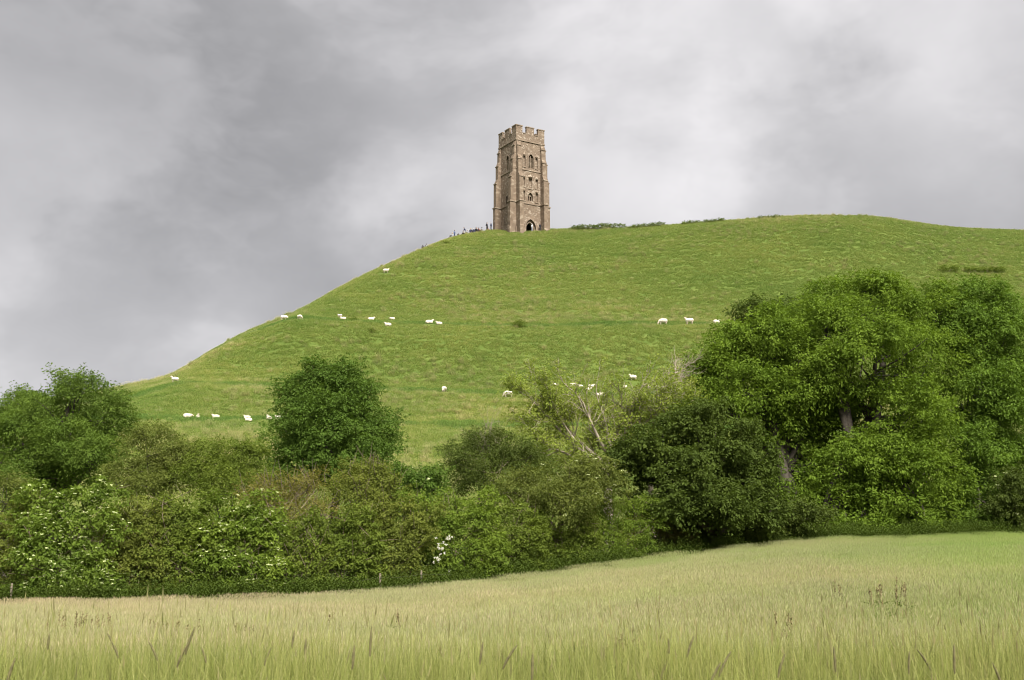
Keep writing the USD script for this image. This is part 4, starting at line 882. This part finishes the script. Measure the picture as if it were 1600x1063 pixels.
# ------------------------------------------------------------------ grasses
def blades(n, R, hh, w, lean, rng, cols, bottom, curve=.5, clump=0, square=True):
    P = rng.uniform(-R, R, (n, 2))
    if clump:
        cc = rng.uniform(-R, R, (clump, 2)); k = rng.integers(clump, size=n); P = np.where((rng.random(n) < .6)[:, None], cc[k] + rng.normal(size=(n, 2)) * .13, P)
    hgt = rng.uniform(*hh, n); a = rng.uniform(0, 2 * np.pi, n); l = np.abs(rng.normal(size=n)) * lean * hgt
    d = np.stack([np.cos(a), np.sin(a)], -1); s = np.stack([-d[:, 1], d[:, 0]], -1)
    face = rng.uniform(0, 2 * np.pi, n); s = np.stack([np.cos(face), np.sin(face)], -1)
    w_ = w * rng.uniform(.7, 1.3, n)
    z0, zm, zt = np.zeros(n), hgt * .55, hgt
    def pt(off, z, side): return np.column_stack([P + d * off[:, None] + s * side[:, None], z])
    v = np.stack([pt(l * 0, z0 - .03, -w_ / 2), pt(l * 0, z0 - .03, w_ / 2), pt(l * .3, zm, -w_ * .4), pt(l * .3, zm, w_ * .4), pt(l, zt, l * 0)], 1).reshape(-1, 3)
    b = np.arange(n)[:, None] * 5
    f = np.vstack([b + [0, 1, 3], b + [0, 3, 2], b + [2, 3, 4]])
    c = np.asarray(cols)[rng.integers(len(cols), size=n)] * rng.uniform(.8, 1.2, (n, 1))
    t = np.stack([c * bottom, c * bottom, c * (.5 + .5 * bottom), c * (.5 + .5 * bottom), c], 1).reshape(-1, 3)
    return v, f, t
def heads(n, R, hh, lean, rng, cols, stemc, hl, hw, stem=.003, sides=2):
    """flowering stems: a thin stalk with a spindle-shaped seed head"""
    P = rng.uniform(-R, R, (n, 2)); hgt = rng.uniform(*hh, n); a = rng.uniform(0, 2 * np.pi, n)
    l = np.abs(rng.normal(size=n)) * lean * hgt; d = np.stack([np.cos(a), np.sin(a)], -1)
    B = np.column_stack([P, np.full(n, -.03)]); T = np.column_stack([P + d * l[:, None], hgt])
    ax = unit(T - B); fa = rng.uniform(0, np.pi, n); hl_ = hl * rng.uniform(.6, 1.3, n); hw_ = hw * rng.uniform(.7, 1.3, n)
    vs, fs, ts, k0 = [], [], [], 0
    c = np.asarray(cols)[rng.integers(len(cols), size=n)] * rng.uniform(.8, 1.2, (n, 1)); sc = np.asarray(stemc) * rng.uniform(.8, 1.2, (n, 1))
    for q in range(sides):
        s = np.column_stack([np.cos(fa + q * np.pi / sides), np.sin(fa + q * np.pi / sides), np.zeros(n)]); s = unit(s - ax * np.sum(s * ax, -1, keepdims=True))
        H0_ = T; mid = T + ax * (hl_ * .4)[:, None]; top = T + ax * hl_[:, None]
        v = np.stack([H0_, mid + s * hw_[:, None] / 2, top, mid - s * hw_[:, None] / 2], 1).reshape(-1, 3)
        b = np.arange(n)[:, None] * 4 + k0; fs += [b + [0, 1, 2], b + [0, 2, 3]]; vs.append(v); ts.append(np.repeat(c, 4, 0)); k0 += 4 * n
    s = np.column_stack([np.cos(fa), np.sin(fa), np.zeros(n)]) * stem / 2
    v = np.stack([B - s, B + s, T], 1).reshape(-1, 3); b = np.arange(n)[:, None] * 3 + k0
    vs.append(v); fs.append(b + [0, 1, 2]); ts.append(np.repeat(sc, 3, 0))
    return np.vstack(vs), np.vstack(fs), np.vstack(ts)
def join(*ms):
    n = 0; V, Fc, T = [], [], []
    for v, f, t in ms: V.append(v); Fc.append(f + n); T.append(t); n += len(v)
    return np.vstack(V), np.vstack(Fc), np.vstack(T)
def scatter(name, label, cat_, variants, mat, pos, rng, scale=(.85, 1.15), tilt=True):
    path = numbered('/World', name); pi = UsdGeom.PointInstancer.Define(stage, path)
    for k, m in enumerate(variants):
        u = usdkit.mesh(stage, f'{path}/tuft' + (f'_{k:03d}' if k else ''), (m[0], m[1]), mat)
        if len(m) > 2: UsdGeom.PrimvarsAPI(u).CreatePrimvar('tint', Sdf.ValueTypeNames.Color3fArray, 'vertex').Set(Vt.Vec3fArray.FromNumpy(m[2].astype(np.float32)))
        pi.GetPrototypesRel().AddTarget(u.GetPath())
    n = len(pos); e = .4
    if tilt:
        gx = (H(pos[:, 0] + e, pos[:, 1]) - H(pos[:, 0] - e, pos[:, 1])) / (2 * e); gy = (H(pos[:, 0], pos[:, 1] + e) - H(pos[:, 0], pos[:, 1] - e)) / (2 * e)
    else: gx = gy = np.zeros(n)
    nz = unit(np.column_stack([-gx, -gy, np.ones(n)])); ang = rng.uniform(0, 2 * np.pi, n)
    # tilt towards the slope's normal, after a random turn
    w = 1 + nz[:, 2]; qx, qy = -nz[:, 1], nz[:, 0]; q1 = np.column_stack([w, qx, qy, np.zeros(n)]); q1 /= np.linalg.norm(q1, axis=1, keepdims=True)
    ca, sa = np.cos(ang / 2), np.sin(ang / 2)
    q = np.column_stack([q1[:, 0] * ca, q1[:, 1] * ca + q1[:, 2] * sa, q1[:, 2] * ca - q1[:, 1] * sa, q1[:, 0] * sa])
    pi.CreateProtoIndicesAttr(Vt.IntArray.FromNumpy(rng.integers(len(variants), size=n).astype(np.int32)))
    pi.CreatePositionsAttr(Vt.Vec3fArray.FromNumpy(pos.astype(np.float32)))
    pi.CreateOrientationsAttr(Vt.QuathArray([Gf.Quath(float(a), float(b), float(c), float(d)) for a, b, c, d in q]))
    s = rng.uniform(*scale, n); pi.CreateScalesAttr(Vt.Vec3fArray.FromNumpy(np.column_stack([s, s, s]).astype(np.float32)))
    return tag(pi.GetPrim(), label, cat_, None, 'stuff')
def wedge(y0f, y1f, step, rng, umax=.50):
    """jittered points over the part of the ground in view"""
    ys = np.arange(y0f, y1f, step); P = []
    for y in ys:
        x = np.arange(-umax * y - 1, umax * y + 1, step); P.append(np.column_stack([x, np.full(len(x), y)]))
    P = np.vstack(P); P += rng.uniform(-.5, .5, P.shape) * step; return P
rg = np.random.default_rng(21)
GREEN = [(0.141, 0.204, 0.029), (0.172, 0.228, 0.038), (0.118, 0.179, 0.024), (0.235, 0.260, 0.068), (0.200, 0.244, 0.051)]
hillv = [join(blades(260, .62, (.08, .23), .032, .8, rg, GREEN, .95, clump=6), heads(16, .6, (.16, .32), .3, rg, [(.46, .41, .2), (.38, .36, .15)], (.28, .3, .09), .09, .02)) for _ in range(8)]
P = wedge(62, 262, .92, rg, .49); u = P[:, 0] / P[:, 1]
P = P[(P[:, 1] < sky_Y(u) + 6) & (P[:, 1] > split_Y(u) + 12)]
P = np.column_stack([P, H(P[:, 0], P[:, 1])])
inside = np.max(np.abs(np.stack([(P[:, :2] - ctr) @ ex, (P[:, :2] - ctr) @ ey])), 0) < h + .6
P = P[~inside]
SA = np.array(SHEEP_AT)[:, :2]
near_sheep = np.min(np.linalg.norm(P[:, None, :2] - SA[None] + np.array([0, .45]), axis=-1), 1)
P = P[near_sheep > .8]
uu = P[:, 0] / P[:, 1]
lush = np.zeros(len(P), bool)
for ca, cb in ((c_t1a, c_t1b), (c_t2a, c_t2b), (c_t3a, c_t3b)):
    ya, yb = ca(uu)[1], cb(uu)[1]; wob = 1.6 * (meshkit.noise(np.column_stack([P[:, 0] * .12, P[:, 1] * .12, P[:, 0] * 0]), 3) - .5)
    lush |= (np.abs(P[:, 1] - (ya + yb) / 2 + wob) < 1.9 + 1.9 * (meshkit.noise(np.column_stack([P[:, 0] * .2, P[:, 1] * .2, P[:, 0] * 0]), 6) - .4))
lush &= rg.random(len(P)) < .93
T_ = P[lush]; P = P[~lush]
LUSH = [(0.106, 0.180, 0.030), (0.132, 0.207, 0.037), (0.088, 0.158, 0.026), (0.158, 0.220, 0.044)]
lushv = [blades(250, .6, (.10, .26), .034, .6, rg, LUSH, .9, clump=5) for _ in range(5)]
tk = meshkit.noise(np.column_stack([P[:, 0] * .07, P[:, 1] * .12, P[:, 0] * 0]), 15) * .6 + meshkit.noise(np.column_stack([P[:, 0] * .25, P[:, 1] * .4, P[:, 0] * 0]), 16) * .4
TU = P[(rg.random(len(P)) < np.clip((tk - .46) * 1.6, 0.02, .45)) & (np.min(np.linalg.norm(P[:, None, :2] - SA[None] + np.array([0, .6]), axis=-1), 1) > 1.8)]
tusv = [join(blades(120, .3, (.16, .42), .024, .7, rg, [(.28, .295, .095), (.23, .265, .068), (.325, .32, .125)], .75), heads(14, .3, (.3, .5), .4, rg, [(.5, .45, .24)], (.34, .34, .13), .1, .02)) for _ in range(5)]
scatter('tussock_grass', 'paler taller tussocks of seeding grass dotted over the hill', 'grass', tusv, M['hill_grass'], TU + np.column_stack([rg.uniform(-.4, .4, (len(TU), 2)), np.zeros(len(TU))]), rg, (.7, 1.4))
print('tussocks', len(TU))
scatter('terrace_grass', 'darker lusher green grass along the sheep terraces that cross the hill', 'grass', lushv, M['hill_grass'], T_, rg, (.8, 1.25))
print('hill tufts', len(P), len(T_))
scatter('hill_grass', 'short green grazed grass covering the hill', 'grass', hillv, M['hill_grass'], P, rg, (.8, 1.25))
STRAW = [(0.386, 0.382, 0.195), (0.357, 0.369, 0.166), (0.415, 0.407, 0.224), (0.332, 0.357, 0.143), (0.407, 0.365, 0.220)]
LEAFC = [(0.187, 0.225, 0.060), (0.230, 0.255, 0.076), (0.162, 0.212, 0.047), (0.272, 0.281, 0.106)]
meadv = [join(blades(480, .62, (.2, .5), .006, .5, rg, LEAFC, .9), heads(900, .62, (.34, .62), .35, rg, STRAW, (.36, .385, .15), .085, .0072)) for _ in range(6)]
P = wedge(8.6, 66, .92, rg, .50); u = P[:, 0] / P[:, 1]; P = P[P[:, 1] < foot_Y(u) - .2 + .5 * rg.standard_normal(len(P)) * (rg.random(len(P)) < .5)]
P = np.column_stack([P, H(P[:, 0], P[:, 1])]); print('meadow', len(P))
scatter('meadow_grass', 'pale straw-coloured hay meadow of seeding grass across the field', 'grass', meadv, M['meadow'], P, rg, (.66, 1.12))
NEARC = [(0.136, 0.160, 0.030), (0.172, 0.188, 0.042), (0.112, 0.140, 0.024), (0.208, 0.212, 0.060), (0.156, 0.172, 0.037)]
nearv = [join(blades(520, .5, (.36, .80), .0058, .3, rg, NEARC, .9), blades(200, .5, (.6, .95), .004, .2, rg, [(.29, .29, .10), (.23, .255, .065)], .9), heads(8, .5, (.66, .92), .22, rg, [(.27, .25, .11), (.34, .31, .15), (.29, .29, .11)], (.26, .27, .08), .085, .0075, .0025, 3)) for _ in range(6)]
P = wedge(4.6, 8.8, .5, rg, .56)
P = np.column_stack([P, H(P[:, 0], P[:, 1])]); print('near', len(P))
scatter('near_grass', 'tall yellow-green grass close to the camera along the bottom of the picture', 'grass', nearv, M['near_grass'], P, rg, (.85, 1.12))
# nettles and rank growth along the hedge foot
def nettle(rng, n=26, R=.5):
    V = []
    for i in range(n):
        x, y = rng.uniform(-R, R, 2); hh = rng.uniform(.35, 1.0); k = 9; z = np.repeat(np.linspace(.12, 1, k) * hh, 2)
        a = np.repeat(np.arange(k) * 1.57, 2) + np.tile([0, np.pi], k) + rng.normal() ; d = np.column_stack([np.cos(a), np.sin(a), np.full(2 * k, -.25)])
        P_ = np.column_stack([np.full(2 * k, x) + rng.normal(size=2 * k) * .01, np.full(2 * k, y), z]); nn = unit(np.column_stack([np.zeros(2 * k), np.zeros(2 * k), np.ones(2 * k)]) + d * .35 + rng.normal(size=(2 * k, 3)) * .2)
        V.append(leaf_mesh(P_, nn, d, np.linspace(.13, .07, 2 * k), np.linspace(.075, .04, 2 * k)))
    return cat(V)
netv = [nettle(rg) for _ in range(4)]
NP = []
for px in np.linspace(-60, 1680, 420):
    u = u_of(px, 900); wid = float(np.interp(px, [0, 300, 900, 1050, 1150, 1300, 1600], [.9, 1.0, 1.0, 1.6, 2.2, 2.6, 3.2])); Yf_ = float(foot_Y(u))
    for y in np.arange(-.1, wid + (3.5 if px > 1000 else .4), .5):
        if rg.random() < .82: Yq = Yf_ + y + rg.uniform(-.2, .2); NP.append((u * Yq + rg.uniform(-.2, .2), Yq))
NP = np.array(NP); NP = np.column_stack([NP, H(NP[:, 0], NP[:, 1])]); print('nettles', len(NP))
scatter('nettle_bed', 'dark green band of nettles along the foot of the hedge and trees', 'nettles', netv, M['nettle'], NP, rg, (.6, 1.3), tilt=False)
# docks standing in the hay
def dock(label, px0, px1, py, n, Yg=None):
    rng = rng_of(label); g0 = on_ground((px0 + px1) / 2, py + 7, 6, 70, .52); over = 17 * g0[1] / F; t = thing('dock_clump', label, 'dock plants', g0)
    for i in range(n):
        px = rng.uniform(px0, px1) if n > 1 else px0
        Y = g0[1] * (1 + rng.normal() * .03); u = u_of(px, py); q = np.array([u * Y, Y, float(H(u * Y, Y))]) - g0
        hh = .52 + over * rng.uniform(.6, 1.35); tip = q + [rng.normal() * .04, rng.normal() * .04, hh]
        parts = [tube(np.array([q, (q + tip) / 2, tip]), [.008, .007, .004], 4)]
        k = 46; f = rng.uniform(.45, 1, k)[:, None]; P_ = q + (tip - q) * f; a = rng.uniform(0, 6.28, k); D = np.column_stack([np.cos(a), np.sin(a), np.full(k, .9)])
        parts.append(leaf_mesh(P_, unit(np.column_stack([-np.sin(a), np.cos(a), rng.normal(size=k)])), D, np.full(k, .04) * (1.3 - f[:, 0] * .6), np.full(k, .02)))
        st = obj('stalk', cat(parts), M['dock'], t)
        k = 5; a = rng.uniform(0, 6.28, k); D = np.column_stack([np.cos(a), np.sin(a), np.full(k, .5)])
        obj('leaves', leaf_mesh(q + np.column_stack([np.zeros(k), np.zeros(k), rng.uniform(.1, .45, k)]), unit(np.column_stack([-np.cos(a) * .4, -np.sin(a) * .4, np.ones(k)])), D, np.full(k, .22), np.full(k, .06)), M['dock_leaf'], st)
for a in [('long row of brown dock stalks in the hay at left', 102, 192, 972, 20), ('thin line of brown docks right of the long row', 225, 320, 984, 16), ('few docks in the hay below the flowering elder', 60, 100, 972, 3), ('scattered docks in the hay, left of centre', 365, 405, 990, 5),
          ('small dock clump in the hay at right, nearest the trees', 1300, 1322, 921, 5), ('larger dock clump in the hay at right', 1353, 1418, 928, 12), ('dock clump in the hay at lower right', 1212, 1238, 977, 6),
          ('scattered docks under mid hedge', 508, 520, 968, 2), ('sparse docks in the hay below the second fence post', 618, 630, 968, 3), ('docks along the near edge of the hay at centre right', 935, 1010, 1012, 14)]:
    dock(*a)
# the tallest foxtails standing above the near grass
def foxtail(px, py, Y, hl, bend, first=[None]):
    u = u_of(px, py); top = at(px, py, Y); gz = float(H(u * Y, Y)); hh = top[2] - gz
    t = thing('grass_stem', 'tall foxtail stem with dark seed head standing above the near grass', 'grass stem', (u * Y, Y, gz), 0, 'foxtail stems above the near grass')
    pts = bezier(np.array([-bend * 1.4 * hh, 0, -.02]), np.array([-bend * .4 * hh, 0, hh * .6]), np.array([0, 0, hh]), 9)
    body = pts[:-1].copy(); obj('stem', tube(pts, np.linspace(.0022, .0012, 9), 5), M['near_stem'], t)
    d = unit(pts[-1] - pts[-3]); k = 10; f = np.linspace(0, 1, k); hp = pts[-1] - d * hl + d * hl * f[:, None] + np.array([1, 0, 0]) * (bend * hl * f ** 2 * .6)[:, None]
    obj('seed_head', tube(hp, .0058 * np.sin(np.pi * np.clip(f * .9 + .07, 0, 1)) ** .5, 7), M['foxtail'], t, smooth=True)
M['near_stem'] = plain('grass_stem', (.24, .25, .07), var=.2); M['foxtail'] = plain('foxtail_head', (.105, .092, .038), var=.35, scale=60)
for a in [(77, 990, 6, .08, .02), (175, 990, 5.2, .11, -.3), (300, 980, 5.2, .12, .18), (238, 1003, 5.5, .09, -.3), (288, 1006, 5.0, .1, .25), (459, 985, 6, .09, .06), (478, 998, 6, .08, .03), (580, 979, 4.9, .12, .02), (318, 1012, 6.2, .08, -.2), (420, 1012, 6, .09, .2),
          (553, 1008, 5, .1, .04), (753, 1003, 5.4, .1, .08), (800, 1008, 5.2, .11, .35), (832, 1020, 4.6, .12, .02), (1045, 997, 6.2, .08, 0), (1080, 994, 5.6, .1, .2), (1135, 1018, 5, .11, .3), (1222, 1022, 5, .1, .2), (1303, 1010, 5.2, .11, -.02), (1440, 1015, 5.5, .1, -.35), (1490, 1005, 4.8, .12, .03), (1420, 1018, 5.4, .1, .05), (1555, 1035, 5, .11, -.2), (1120, 1035, 4.9, .1, .3), (20, 1028, 4.5, .11, .15)]:
    foxtail(*a)
print('triangles', sum(len(UsdGeom.Mesh(p).GetFaceVertexCountsAttr().Get()) for p in stage.Traverse() if p.IsA(UsdGeom.Mesh)))
